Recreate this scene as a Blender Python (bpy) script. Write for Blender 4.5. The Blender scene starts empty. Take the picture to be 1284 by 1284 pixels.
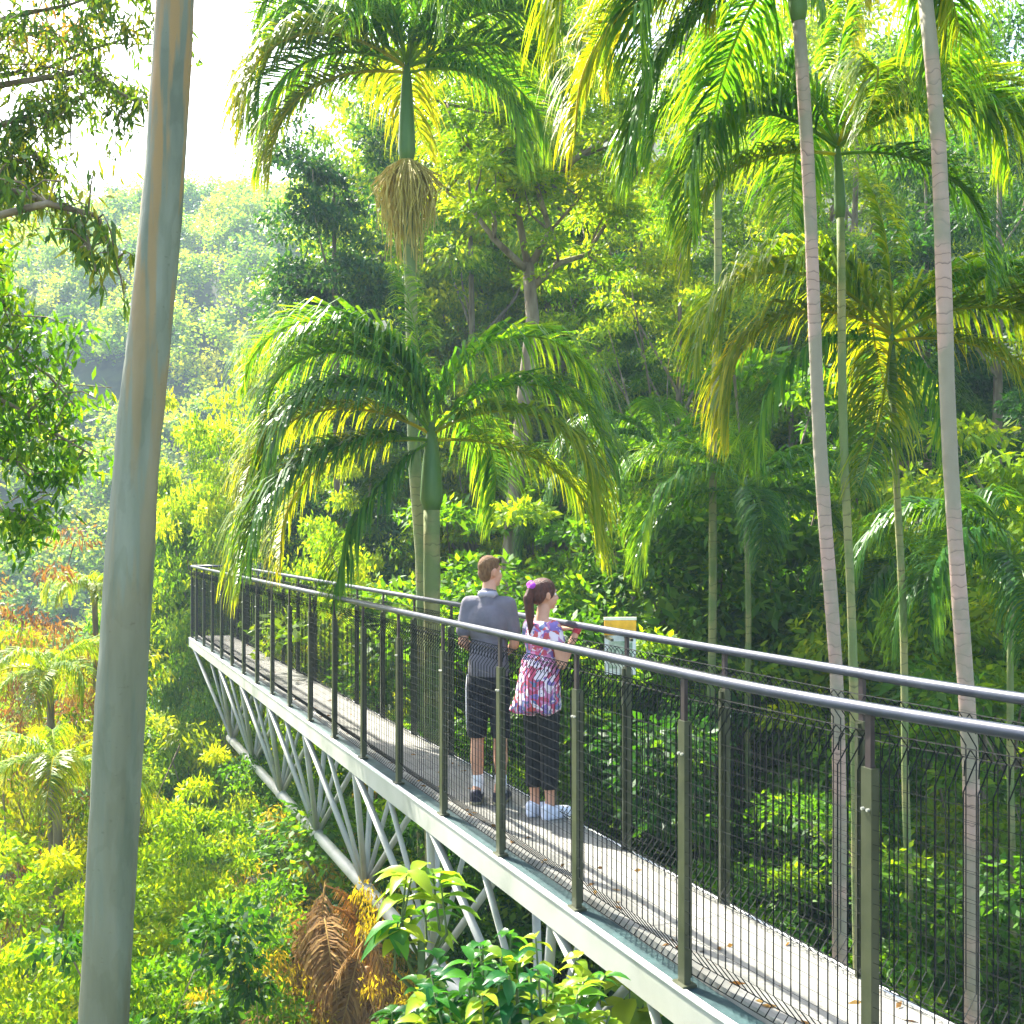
import bpy, bmesh, math, random
import numpy as np
from mathutils import Vector, Matrix
R = math.radians
C = bpy.context.scene.collection
F, CX, HY = 1400.0, 642.0, 670.0          # focal length in photo pixels, principal column, horizon row
rng = np.random.default_rng(7)
random.seed(7)

def P(px, py, y):
    return Vector(((px-CX)*y/F, y, (HY-py)*y/F))

# ------------------------------------------------------------------ tagging
def tag(o, label=None, cat=None, group=None, kind=None):
    if label: o['label'] = label
    if cat: o['category'] = cat
    if group: o['group'] = group
    if kind: o['kind'] = kind
    return o
def empty(name, loc, label, cat, group=None, rz=0):
    o = bpy.data.objects.new(name, None); C.objects.link(o)
    o.location = loc; o.rotation_euler = (0, 0, rz); o.empty_display_size = .3
    return tag(o, label, cat, group)
def link(name, me, mat, parent=None, loc=(0,0,0), rot=(0,0,0), sc=(1,1,1)):
    if not me.materials: me.materials.append(mat)
    o = bpy.data.objects.new(name, me); C.objects.link(o)
    if mat is not None and me.materials[0] is not mat:
        o.material_slots[0].link = 'OBJECT'; o.material_slots[0].material = mat
    o.location = loc; o.rotation_euler = rot; o.scale = sc
    if parent: o.parent = parent
    return o

# ------------------------------------------------------------------ materials
def new_mat(name):
    m = bpy.data.materials.new(name); m.use_nodes = True
    nt = m.node_tree; nt.nodes.clear()
    return m, nt, nt.nodes, nt.links
def ramp(N, stops):
    r = N.new('ShaderNodeValToRGB'); e = r.color_ramp.elements
    while len(e) < len(stops): e.new(.5)
    for el, (p, c) in zip(e, stops): el.position = p; el.color = (*c, 1)
    return r
def leaf_mat(name, dark, mid, light, trans=.58, tboost=(2.1,1.65,.4), rough=.5):
    m, nt, N, L = new_mat(name)
    out = N.new('ShaderNodeOutputMaterial'); a = N.new('ShaderNodeAttribute'); a.attribute_name = 'tint'
    r = ramp(N, [(0, dark), (.5, mid), (1, light)])
    L.new(a.outputs['Fac'], r.inputs[0])
    p = N.new('ShaderNodeBsdfPrincipled'); p.inputs['Roughness'].default_value = rough
    p.inputs['Specular IOR Level'].default_value = .22
    L.new(r.outputs[0], p.inputs['Base Color'])
    mul = N.new('ShaderNodeVectorMath'); mul.operation = 'MULTIPLY'; mul.inputs[1].default_value = tboost
    L.new(r.outputs[0], mul.inputs[0])
    t = N.new('ShaderNodeBsdfTranslucent'); L.new(mul.outputs[0], t.inputs['Color'])
    mx = N.new('ShaderNodeMixShader'); mx.inputs[0].default_value = trans
    L.new(p.outputs[0], mx.inputs[1]); L.new(t.outputs[0], mx.inputs[2]); L.new(mx.outputs[0], out.inputs[0])
    return m
def noise_mat(name, stops, scale=5, rough=.7, metallic=0, bump=.2, detail=6, stretch=(1,1,1), spec=.3, bscale=None):
    m, nt, N, L = new_mat(name)
    out = N.new('ShaderNodeOutputMaterial'); tc = N.new('ShaderNodeTexCoord')
    mp = N.new('ShaderNodeMapping'); mp.inputs['Scale'].default_value = stretch
    L.new(tc.outputs['Object'], mp.inputs[0])
    n = N.new('ShaderNodeTexNoise'); n.inputs['Scale'].default_value = scale; n.inputs['Detail'].default_value = detail
    L.new(mp.outputs[0], n.inputs[0]); r = ramp(N, stops); L.new(n.outputs[0], r.inputs[0])
    p = N.new('ShaderNodeBsdfPrincipled'); p.inputs['Roughness'].default_value = rough
    p.inputs['Metallic'].default_value = metallic; p.inputs['Specular IOR Level'].default_value = spec
    L.new(r.outputs[0], p.inputs['Base Color'])
    if bump:
        n2 = N.new('ShaderNodeTexNoise'); n2.inputs['Scale'].default_value = bscale or scale*3; n2.inputs['Detail'].default_value = 4
        L.new(mp.outputs[0], n2.inputs[0])
        b = N.new('ShaderNodeBump'); b.inputs['Strength'].default_value = bump; b.inputs['Distance'].default_value = .02
        L.new(n2.outputs[0], b.inputs['Height']); L.new(b.outputs[0], p.inputs['Normal'])
    L.new(p.outputs[0], out.inputs[0])
    return m
def flat(name, c, rough=.6, metallic=0, var=.15, scale=20):
    d = tuple(x*(1-var) for x in c); l = tuple(min(1, x*(1+var)) for x in c)
    return noise_mat(name, [(.3, d), (.7, l)], scale, rough, metallic, 0)

M = {}
M['yellow'] = leaf_mat('leaf yellow green', (.045,.15,.006), (.14,.28,.008), (.35,.41,.012))
M['lime']   = leaf_mat('leaf lime green', (.04,.13,.006), (.13,.26,.008), (.32,.40,.012))
M['mid']    = leaf_mat('leaf mid green', (.020,.085,.006), (.060,.18,.008), (.19,.32,.012))
M['dark']   = leaf_mat('leaf dark green', (.008,.050,.010), (.026,.105,.012), (.085,.20,.014), .5)
M['vine']   = leaf_mat('leaf dark climber', (.010,.050,.020), (.025,.10,.03), (.13,.22,.02), .42)
M['olive']  = leaf_mat('leaf olive', (.04,.09,.008), (.12,.18,.012), (.30,.30,.018))
M['orange'] = leaf_mat('leaf russet', (.12,.055,.02), (.27,.14,.045), (.26,.25,.04), .4, (1.4,1.2,.6))
M['gold']   = leaf_mat('leaf golden', (.10,.10,.012), (.24,.21,.02), (.40,.34,.03))
M['gum']    = leaf_mat('leaf eucalypt', (.03,.09,.02), (.08,.17,.025), (.26,.27,.03), .5)
M['gumred'] = leaf_mat('leaf eucalypt rust', (.07,.07,.02), (.17,.14,.025), (.34,.16,.03), .45)
M['hill']   = leaf_mat('leaf far forest', (.05,.16,.02), (.16,.30,.02), (.38,.42,.03), .55)
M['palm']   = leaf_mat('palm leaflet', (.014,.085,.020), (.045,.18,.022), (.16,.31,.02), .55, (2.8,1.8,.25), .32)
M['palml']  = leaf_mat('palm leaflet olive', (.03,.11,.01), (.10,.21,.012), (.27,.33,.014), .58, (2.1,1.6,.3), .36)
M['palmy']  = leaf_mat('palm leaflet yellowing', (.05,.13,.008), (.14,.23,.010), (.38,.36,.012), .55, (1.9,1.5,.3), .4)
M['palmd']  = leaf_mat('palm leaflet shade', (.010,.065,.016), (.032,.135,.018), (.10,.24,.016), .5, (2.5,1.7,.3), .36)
M['dead']   = leaf_mat('dead frond', (.09,.05,.018), (.21,.115,.03), (.38,.25,.07), .35, (1.3,1,.6), .8)
M['big']    = leaf_mat('broad leaf', (.012,.10,.03), (.06,.22,.02), (.34,.42,.03), .5, (1.6,1.5,.5), .3)
M['rachis'] = flat('frond midrib', (.14,.20,.04), .5)
M['shaft']  = noise_mat('palm crownshaft', [(.3,(.05,.13,.03)),(.7,(.12,.20,.05))], 3, .45, stretch=(3,3,.3), bump=.1)
M['fruit']  = noise_mat('palm fruit strands', [(.3,(.26,.20,.04)),(.7,(.52,.42,.11))], 15, .8, stretch=(3,3,.3), bump=.3)
M['bark']   = noise_mat('forest bark', [(.3,(.10,.075,.045)),(.55,(.20,.16,.10)),(.75,(.30,.26,.19))], 4, .9, stretch=(2,2,.5), bump=.6)
M['barkb']  = noise_mat('brown bark', [(.3,(.14,.085,.045)),(.7,(.30,.20,.11))], 4, .9, stretch=(2,2,.5), bump=.6)
M['stem']   = flat('green stem', (.09,.13,.04))
M['soil']   = noise_mat('forest floor', [(.3,(.03,.035,.012)),(.5,(.06,.07,.02)),(.7,(.055,.07,.022))], .7, .95, bump=.6)
M['galv']   = noise_mat('galvanised painted steel', [(.25,(.21,.23,.19)),(.42,(.35,.36,.31)),(.75,(.44,.44,.39))], 2.5, .5, 0, .05, spec=.4)
M['galvw']  = flat('white steel edge', (.74,.74,.70), .45)
M['post']   = noise_mat('olive painted post', [(.3,(.035,.042,.022)),(.7,(.07,.078,.042))], 8, .38, .2, .05, spec=.5)
M['postd']  = flat('dark post head', (.045,.035,.035), .4, .2)
M['rail']   = noise_mat('blue grey painted rail', [(.3,(.028,.033,.050)),(.7,(.050,.058,.082))], 6, .38, .1, .02, spec=.5)
M['wire']   = noise_mat('dark coated wire', [(.3,(.008,.010,.009)),(.7,(.014,.016,.015))], 20, .8, bump=0, spec=.1)
M['gutter'] = noise_mat('teal channel in painted shade', [(.3,(.012,.035,.038)),(.7,(.03,.07,.07))], 9, .6)  # dark teal has the shadow inside the beam flange put into the colour
M['bolt']   = flat('bolt steel', (.6,.6,.55), .3, .6)

def palm_bark(name, ca, cb, ring):
    m, nt, N, L = new_mat(name)
    out = N.new('ShaderNodeOutputMaterial'); tc = N.new('ShaderNodeTexCoord')
    sx = N.new('ShaderNodeSeparateXYZ'); L.new(tc.outputs['Object'], sx.inputs[0])
    nz = N.new('ShaderNodeTexNoise'); nz.inputs['Scale'].default_value = 9; L.new(tc.outputs['Object'], nz.inputs[0])
    ad = N.new('ShaderNodeMath'); ad.operation = 'MULTIPLY_ADD'; L.new(nz.outputs[0], ad.inputs[0]); ad.inputs[1].default_value = .11
    L.new(sx.outputs['Z'], ad.inputs[2])
    ml = N.new('ShaderNodeMath'); ml.operation = 'MULTIPLY'; ml.inputs[1].default_value = ring; L.new(ad.outputs[0], ml.inputs[0])
    fr = N.new('ShaderNodeMath'); fr.operation = 'FRACT'; L.new(ml.outputs[0], fr.inputs[0])
    rr = ramp(N, [(0, tuple(x*.38 for x in ca)), (.16, ca), (1, ca)]); L.new(fr.outputs[0], rr.inputs[0])
    n2 = N.new('ShaderNodeTexNoise'); n2.inputs['Scale'].default_value = 2.2; n2.inputs['Detail'].default_value = 8; L.new(tc.outputs['Object'], n2.inputs[0])
    r2 = ramp(N, [(.45, (0,0,0)), (.56, (1,1,1))]); L.new(n2.outputs[0], r2.inputs[0])
    mx = N.new('ShaderNodeMix'); mx.data_type = 'RGBA'; mx.inputs['B'].default_value = (*cb, 1)
    L.new(r2.outputs[0], mx.inputs['Factor']); L.new(rr.outputs[0], mx.inputs['A'])
    p = N.new('ShaderNodeBsdfPrincipled'); p.inputs['Roughness'].default_value = .85
    L.new(mx.outputs['Result'], p.inputs['Base Color'])
    b = N.new('ShaderNodeBump'); b.inputs['Strength'].default_value = .6; b.inputs['Distance'].default_value = .02
    L.new(fr.outputs[0], b.inputs['Height']); L.new(b.outputs[0], p.inputs['Normal']); L.new(p.outputs[0], out.inputs[0])
    return m
M['pbark'] = palm_bark('ringed pink grey palm trunk', (.42,.29,.23), (.27,.24,.17), 14)
M['gbark'] = palm_bark('ringed green palm trunk', (.25,.24,.09), (.14,.19,.06), 9)

def gum_bark():
    m, nt, N, L = new_mat('smooth gum bark')
    out = N.new('ShaderNodeOutputMaterial'); tc = N.new('ShaderNodeTexCoord')
    def nz(scale, st, det=5):
        mp = N.new('ShaderNodeMapping'); mp.inputs['Scale'].default_value = st; L.new(tc.outputs['Object'], mp.inputs[0])
        n = N.new('ShaderNodeTexNoise'); n.inputs['Scale'].default_value = scale; n.inputs['Detail'].default_value = det
        L.new(mp.outputs[0], n.inputs[0]); return n
    a = nz(3, (2.5,2.5,.35)); ra = ramp(N, [(.3,(.105,.12,.072)),(.5,(.155,.172,.113)),(.7,(.215,.228,.16))]); L.new(a.outputs[0], ra.inputs[0])
    b = nz(2.2, (5,5,.35), 6); rb = ramp(N, [(.47,(0,0,0)),(.53,(1,1,1))]); L.new(b.outputs[0], rb.inputs[0])
    sx = N.new('ShaderNodeSeparateXYZ'); L.new(tc.outputs['Object'], sx.inputs[0])
    mr = N.new('ShaderNodeMapRange'); mr.inputs[1].default_value = 8.6; mr.inputs[2].default_value = 11.0; mr.inputs[3].default_value = .10; mr.inputs[4].default_value = 1
    L.new(sx.outputs['Z'], mr.inputs[0])
    ml = N.new('ShaderNodeMath'); ml.operation = 'MULTIPLY'; L.new(rb.outputs[0], ml.inputs[0]); L.new(mr.outputs[0], ml.inputs[1])
    d = nz(4.5, (1.6,1.6,.7), 12); rd = ramp(N, [(.50,(1,1,1)),(.53,(.72,.74,.68)),(.60,(.80,.82,.76)),(.63,(1,1,1))]); L.new(d.outputs[0], rd.inputs[0])
    e = nz(26, (1,1,2.2), 6); re_ = ramp(N, [(.66,(1,1,1)),(.74,(.62,.58,.48))]); L.new(e.outputs[0], re_.inputs[0])
    k1 = N.new('ShaderNodeMix'); k1.data_type='RGBA'; k1.blend_type='MULTIPLY'; k1.inputs['Factor'].default_value=.45; L.new(ra.outputs[0], k1.inputs['A']); L.new(rd.outputs[0], k1.inputs['B'])
    k2 = N.new('ShaderNodeMix'); k2.data_type='RGBA'; k2.blend_type='MULTIPLY'; k2.inputs['Factor'].default_value=.7; L.new(k1.outputs['Result'], k2.inputs['A']); L.new(re_.outputs[0], k2.inputs['B'])
    mx = N.new('ShaderNodeMix'); mx.data_type = 'RGBA'; mx.inputs['B'].default_value = (.26,.16,.05,1)
    L.new(ml.outputs[0], mx.inputs['Factor']); L.new(k2.outputs['Result'], mx.inputs['A'])
    p = N.new('ShaderNodeBsdfPrincipled'); p.inputs['Roughness'].default_value = .65; L.new(mx.outputs['Result'], p.inputs['Base Color'])
    c = nz(9, (2,2,.5), 10); bp = N.new('ShaderNodeBump'); bp.inputs['Strength'].default_value = .6; bp.inputs['Distance'].default_value = .015
    L.new(c.outputs[0], bp.inputs['Height']); L.new(bp.outputs[0], p.inputs['Normal']); L.new(p.outputs[0], out.inputs[0])
    return m
M['gumbark'] = gum_bark()

# ------------------------------------------------------------------ numpy mesh helpers
def np_mesh(name, V, faces_flat, starts, counts, tint=None, smooth=False):
    me = bpy.data.meshes.new(name)
    V = np.ascontiguousarray(V, dtype=np.float32)
    me.vertices.add(len(V)); me.vertices.foreach_set('co', V.ravel())
    me.loops.add(len(faces_flat)); me.loops.foreach_set('vertex_index', np.asarray(faces_flat, dtype=np.int32))
    me.polygons.add(len(starts)); me.polygons.foreach_set('loop_start', np.asarray(starts, dtype=np.int32))
    try: me.polygons.foreach_set('loop_total', np.asarray(counts, dtype=np.int32))
    except Exception: pass
    me.polygons.foreach_set('use_smooth', np.full(len(starts), bool(smooth)))
    if tint is not None:
        at = me.attributes.new('tint', 'FLOAT', 'POINT'); at.data.foreach_set('value', np.asarray(tint, dtype=np.float32))
    me.update(calc_edges=True); me.validate()
    return me
class MB:
    """collects quads / tris in one mesh"""
    def __init__(s): s.V = []; s.F = []; s.T = []; s.n = 0
    def add(s, V, Fq, t=.5):
        s.V.append(np.asarray(V, float)); s.F += [tuple(i+s.n for i in f) for f in Fq]; s.T.append(np.full(len(V), t)); s.n += len(V)
    def box(s, c, h, rot=None, axes=None):
        c = np.asarray(c, float); h = np.asarray(h, float)
        v = np.array([[x, y, z] for x in (-1,1) for y in (-1,1) for z in (-1,1)])*h
        if axes is not None: v = v @ np.asarray(axes, float)
        s.add(v+c, [(0,1,3,2),(4,6,7,5),(0,4,5,1),(2,3,7,6),(0,2,6,4),(1,5,7,3)])
    def tube(s, pts, rad, k=8, cap=True):
        pts = np.asarray([tuple(p) for p in pts], float); n = len(pts)
        rad = np.full(n, rad) if np.isscalar(rad) else np.asarray(rad, float)
        tg = np.gradient(pts, axis=0) if n > 2 else np.repeat((pts[1]-pts[0])[None], 2, 0)
        tg /= np.linalg.norm(tg, axis=1)[:, None]+1e-9
        ref = np.array([0,0,1.]) if abs(tg[0][2]) < .9 else np.array([1.,0,0])
        V = []
        for i in range(n):
            a = ref-tg[i]*np.dot(ref, tg[i]); a /= np.linalg.norm(a)+1e-9; ref = a; b = np.cross(tg[i], a)
            th = np.arange(k)*2*math.pi/k
            V.append(pts[i]+rad[i]*(np.cos(th)[:,None]*a+np.sin(th)[:,None]*b))
        V = np.concatenate(V); Fq = []
        for i in range(n-1):
            for j in range(k):
                j2 = (j+1) % k; Fq.append((i*k+j, i*k+j2, (i+1)*k+j2, (i+1)*k+j))
        if cap: Fq += [tuple(range(k))[::-1], tuple((n-1)*k+j for j in range(k))]
        s.add(V, Fq)
    def build(s, name, smooth=False):
        V = np.concatenate(s.V) if s.V else np.zeros((0,3)); T = np.concatenate(s.T)
        cnt = [len(f) for f in s.F]; st = np.concatenate([[0], np.cumsum(cnt)[:-1]])
        return np_mesh(name, V, [i for f in s.F for i in f], st, cnt, T, smooth)

def nrm(a): return a/(np.linalg.norm(a, axis=-1, keepdims=True)+1e-9)
def leaf_arrays(Pn, D, L, W, tint, fold=.25, r=rng):
    """diamond leaves, folded on the midrib: 4 verts, 2 tris"""
    n = len(Pn); D = nrm(D); rnd = nrm(r.normal(size=(n,3))*.8+np.array([0,0,1.2])); S = nrm(np.cross(D, rnd)); U = np.cross(S, D)
    L = np.asarray(L).reshape(-1,1)*np.ones((n,1)); W = np.asarray(W).reshape(-1,1)*np.ones((n,1))
    base = Pn; tip = Pn+D*L-U*L*.12; m = Pn+D*L*.42
    a = m+S*W*.5-U*W*fold*.5; b = m-S*W*.5-U*W*fold*.5
    V = np.stack([base, a, tip, b], 1).reshape(-1,3)
    i = np.arange(n)[:,None]*4
    Fq = np.concatenate([i+np.array([0,1,2]), i+np.array([0,2,3])], 1).ravel()
    return V, Fq, np.repeat(tint, 4)
def leaves_mesh(name, Pn, D, L, W, tint, r=rng):
    V, Fq, T = leaf_arrays(Pn, D, L, W, tint, r=r)
    k = len(Fq)//3
    return np_mesh(name, V, Fq, np.arange(k)*3, np.full(k, 3), T)
def crown_points(rx, ry, rz, nclump, nleaf, csize, seed, shell=.55, skew=0, droop=.35, holes=0):
    """leaf positions and directions of a lumpy crown of separate clumps"""
    r = np.random.default_rng(seed)
    d = nrm(r.normal(size=(nclump,3))); rad = shell+(1-shell)*r.random(nclump)**.6
    lump = 1+.18*np.sin(d[:,0]*4+seed)+.15*np.sin(d[:,2]*5+seed*2)+.12*np.cos(d[:,1]*6+seed)
    c = d*(rad*lump)[:,None]*np.array([rx,ry,rz])
    cs = csize*(.55+.8*r.random(nclump))
    ct = r.normal(0, .16, nclump)
    idx = np.repeat(np.arange(nclump), nleaf)
    q = nrm(r.normal(size=(len(idx),3))); q[:,2] = np.abs(q[:,2])*.8-.25*r.random(len(idx))
    rr = (r.random(len(idx))**.4)
    off = q*rr[:,None]*cs[idx][:,None]*np.array([1,1,.7])
    Pn = c[idx]+off
    D = nrm(q*.9+r.normal(size=q.shape)*.55+np.array([0,0,-droop]))
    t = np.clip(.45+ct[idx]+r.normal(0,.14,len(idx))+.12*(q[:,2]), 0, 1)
    return Pn, D, t, c
def crown_mesh(name, rx, ry, rz, nclump, nleaf, csize, L, W, seed, zc, **k):
    r = np.random.default_rng(seed+100)
    Pn, D, t, c = crown_points(rx, ry, rz, nclump, nleaf, csize, seed, **k)
    Pn = Pn+np.array([0,0,zc]); c = c+np.array([0,0,zc])
    n = len(Pn); l = L*(.6+.8*r.random(n))
    return leaves_mesh(name, Pn, D, l, l*W, t, r), c
def limb_tree(name, H, r0, targets, zsplit, seed, k=7, lean=(0,0)):
    r = np.random.default_rng(seed); mb = MB(); n = 9
    th = .93 if H > 8 else .62
    trunk = [np.array([lean[0]*t+.12*math.sin(t*5+seed), lean[1]*t+.12*math.cos(t*4+seed), H*th*t]) for t in np.linspace(0,1,n)]
    trunk[0][2] = -1.2
    mb.tube(trunk, [r0*(1-.88*t)+.008 for t in np.linspace(0,1,n)], 9)
    for c in targets:
        zs = min(max(zsplit, c[2]-abs(c[0])-abs(c[1])-.5), H*th*.93); t = zs/(H*th)
        s = np.array([lean[0]*t, lean[1]*t, zs]); mid = (s+c)/2+r.normal(size=3)*.15+np.array([0,0,-.15])
        rr = r0*(1-.8*t)*.5
        mb.tube([s, (s*2+mid)/3+np.array([0,0,.05]), mid, (mid+c)/2+r.normal(size=3)*.08, c], [rr, rr*.8, rr*.6, rr*.4, .012], 6)
    return mb.build(name, True)

# ------------------------------------------------------------------ terrain
def sstep(a, b, x):
    t = np.clip((x-a)/(b-a), 0, 1); return t*t*(3-2*t)
def ground_z(x, y):
    x = np.asarray(x, float); y = np.asarray(y, float)
    z = -9.0+0*x
    z = z-7*sstep(-3, -14, x-.10*(y-10))*sstep(16, 34, y)
    z = z+2.5*sstep(6, 20, x)+2.0*sstep(20, 45, y)*sstep(-2, 4, x)
    z = z+49*sstep(48, 118, y+.25*x)*(1-.12*sstep(-10, 60, x))
    z = z+.35*np.sin(x*.7+y*.3)+.3*np.cos(y*.6-x*.2)
    return z
def build_ground():
    g = np.concatenate([-np.geomspace(700, 45, 16), np.linspace(-42, 42, 85), np.geomspace(45, 700, 16)])
    gy = np.concatenate([-np.geomspace(500, 12, 12), np.linspace(-9, 140, 120), np.geomspace(145, 900, 14)])
    X, Y = np.meshgrid(g, gy, indexing='ij'); Z = ground_z(X, Y)
    V = np.stack([X, Y, Z], -1).reshape(-1,3); nx, ny = X.shape
    i = (np.arange(nx-1)[:,None]*ny+np.arange(ny-1)[None]).ravel()
    Fq = np.stack([i, i+ny, i+ny+1, i+1], 1).ravel(); k = len(i)
    me = np_mesh('ground', V, Fq, np.arange(k)*4, np.full(k,4), None, True)
    tag(link('ground', me, M['soil']), kind='structure')
build_ground()

# undergrowth on the forest floor
def groundcover():
    n = 60000
    x = rng.uniform(-16, 16, n); y = rng.uniform(3, 46, n)
    keep = np.abs(x) < y*.55+3; x, y = x[keep], y[keep]
    cx, cy = np.round(x/1.3), np.round(y/1.3)
    h = np.abs(np.sin(cx*12.9898+cy*78.233)*43758.5453) % 1
    z = ground_z(x, y)+rng.random(len(x))**1.5*(.3+1.3*h)
    n = len(x); D = rng.normal(size=(n,3))+np.array([0,0,.3])
    t = np.clip(.4+(h-.5)*.5+rng.normal(0,.15,n), 0, 1)
    me = leaves_mesh('groundcover', np.stack([x,y,z],1), D, .22*(.6+.8*rng.random(n)), .1, t)
    tag(link('ground_cover', me, M['mid']), 'low green plants covering the forest floor', 'ground cover', kind='stuff')
groundcover()

# far wooded hillside: one mass
def hillside():
    r = np.random.default_rng(3); VV=[];TT=[]
    Ps=[];Ds=[];Ts=[];Ls=[]
    k = 0
    while k < 1050:
        y = r.uniform(46, 150); x = r.uniform(-.62*y-4, -.06*y+4) if r.random() < .95 else r.uniform(-.1*y, .5*y)
        if x > .0*y and y < 80: continue
        g = float(ground_z(x, y)); s = r.uniform(1.6, 3.0); hz = r.uniform(2.0, 5.0)
        n = 560
        q = nrm(r.normal(size=(n,3))); q[:,2] = np.abs(q[:,2])*1.2-.3
        cl = nrm(r.normal(size=(14,3))); cl[:,2] = np.abs(cl[:,2])*1.1-.2; ci = r.integers(0,14,n)
        p = cl[ci]*.75+nrm(r.normal(size=(n,3)))*.42*r.random((n,1))**.5
        Ps.append(np.array([x,y,g+hz])+p*np.array([s,s,s*1.05])); Ds.append(q+r.normal(size=(n,3))*.5)
        Ts.append(np.clip(.45+r.normal(0,.17)+r.normal(0,.12,n)+r.normal(0,.1,14)[ci],0,1)); Ls.append(r.uniform(.20,.40,n)); k += 1
    Pn=np.concatenate(Ps);D=np.concatenate(Ds);t=np.concatenate(Ts);l=np.concatenate(Ls)
    me = leaves_mesh('hill_forest', Pn, D, l, l*.8, t, r)
    tag(link('hillside_forest', me, M['hill']), 'hazy wooded hillside across the valley under the white sky', 'forest', kind='stuff')
hillside()

# ------------------------------------------------------------------ tree kinds (meshes shared by copies)
KIND = {}
def mk(name, H, trunk_r, rx, ry, rz, zc, ncl, nlf, cs, L, W, seed, zsplit, nlimb=12, **k):
    cm, c = crown_mesh(name+' crown', rx, ry, rz, ncl, nlf, cs, L, W, seed, zc, **k)
    tm = limb_tree(name+' trunk', H, trunk_r, c[:nlimb], zsplit, seed)
    KIND[name] = (H, tm, cm)
mk('tallA', 18, .24, 2.5, 2.5, 7.6, 10.4, 150, 330, .85, .145, .42, 11, 4, 16)
mk('tallB', 18, .20, 2.2, 2.3, 7.4, 10.2, 150, 330, .80, .14, .38, 12, 4, 16, droop=.7)
mk('vineclad', 18, .3, 1.9, 1.9, 7.9, 9.8, 230, 300, .75, .14, .5, 15, 4, 8, shell=.75)
mk('spreadA', 15, .26, 3.6, 3.4, 3.4, 11.4, 95, 260, .72, .13, .42, 21, 7, 26, shell=.35)
mk('spreadB', 15, .22, 3.2, 3.2, 3.8, 11.0, 95, 260, .70, .125, .45, 22, 6.5, 26, shell=.35)
mk('underA', 6, .09, 1.9, 1.9, 2.7, 3.3, 130, 290, .46, .085, .45, 31, 1, 16)
mk('underB', 6, .08, 1.8, 1.9, 2.6, 3.4, 130, 270, .44, .095, .38, 32, 1, 16, droop=.6)
mk('underC', 6, .08, 1.6, 1.7, 2.7, 3.3, 100, 200, .46, .125, .42, 33, 1, 16, droop=.5)
mk('wispy', 6, .05, 1.5, 1.5, 2.4, 3.6, 80, 150, .42, .09, .28, 34, 1, 30, droop=.9, shell=.3)

def tree(kind, px, y, py_top, mat, label, wid=1.0, name='rainforest_tree', group='rainforest trees around the walkway', bark='bark', cat='tree', rot=None, base=None):
    H, tm, cm = KIND[kind]
    x = (px-CX)*y/F; zb = float(ground_z(x, y)) if base is None else base; zt = (HY-py_top)*y/F
    s = (zt-zb)/H
    o = empty(name, (x, y, zb), label, cat, group, rot if rot is not None else random.uniform(0, 6.28))
    o.scale = (s*wid, s*wid, s)
    link('trunk', tm, M[bark], o); link('crown', cm, M[mat], o)
    return o
G1 = 'tall rainforest trees behind the palms'; G2 = 'leafy understorey trees below the walkway'
T = tree
# tall background wall, left to right
T('vineclad', 425, 24, 165, 'vine', 'dark vine-clad tree rising beside the pale sky, left of the tall palm', .72, group=G1)
T('tallB', 365, 30, 370, 'yellow', 'yellow-green tree between the hazy hill and the dark vine-clad tree', .75, group=G1)
T('tallA', 500, 31, 60, 'lime', 'olive crown showing behind the drooping fronds of the tall left palm', .8, group=G1)
T('tallB', 590, 27, 60, 'yellow', 'green tree behind the orange-brown fruit strands of the left palm', .8, group=G1)
T('tallA', 690, 29, 250, 'lime', 'dense green tree behind the forked brown trunk', .8, group=G1)
T('tallB', 800, 26, 330, 'mid', 'dark tree behind the sign on the walkway', .8, group=G1)
T('spreadB', 850, 24, 250, 'yellow', 'tree with pale yellow-green clusters right of the forked trunk', .75, group=G1)
T('tallA', 905, 30, 90, 'lime', 'tall green tree behind the steep fronds at the top', .9, group=G1)
T('tallB', 990, 24, 200, 'mid', 'dark leafy tree directly behind the leftmost pink-grey palm trunk', .7, group=G1)
T('tallA', 1075, 27, 30, 'lime', 'tall green tree behind the two middle right palms', .9, group=G1)
T('tallB', 1160, 23, 120, 'dark', 'dark tree behind the thick right-hand palm trunk', .8, group=G1)
T('tallA', 1250, 21, 40, 'dark', 'very dark tall tree at the right edge of the view', .8, group=G1)
T('tallA', 1350, 26, -60, 'mid', 'tall tree cut by the right edge of the view', .9, group=G1)
T('spreadA', 1010, 34, -120, 'lime', 'high lime-green crown against the sky behind the top fronds', .8, group=G1)
T('tallA', 640, 42, 250, 'dark', 'farthest dark tree seen between palm and forked tree', 1.0, group=G1)
T('tallB', 760, 44, 180, 'dark', 'far dark tree under the gap of blue-white sky', 1.0, group=G1)
T('tallA', 890, 42, 100, 'dark', 'far dark tree behind the tall green one at centre right', 1.0, group=G1)
T('tallB', 1120, 42, -20, 'dark', 'far dark tree in the gap between the right-hand palms', 1.2, group=G1)
T('spreadB', 700, 30, -120, 'lime', 'bright crown at the top edge above the forked trunk', .7, group=G1)
T('tallB', 540, 34, 150, 'mid', 'shaded tree behind the crown of the low centre palm', .9, group=G1)
T('tallB', 455, 29, 300, 'yellow', 'yellow-lit tree between the dark vine-clad tree and the left palm stems', .7, group=G1)
T('tallA', 640, 33, 40, 'olive', 'olive tree filling the gap behind the forked limbs', .8, group=G1)
T('tallB', 860, 34, 330, 'lime', 'lime tree behind the pale yellow-green clusters', .9, group=G1)
T('tallB', 480, 30, -30, 'yellow', 'tall yellow-green tree directly behind the crown of the tall left palm', .62, group=G1)
T('tallA', 640, 31, -140, 'lime', 'tall lime tree reaching the top edge right of the tall left palm', .6, group=G1)
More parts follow.
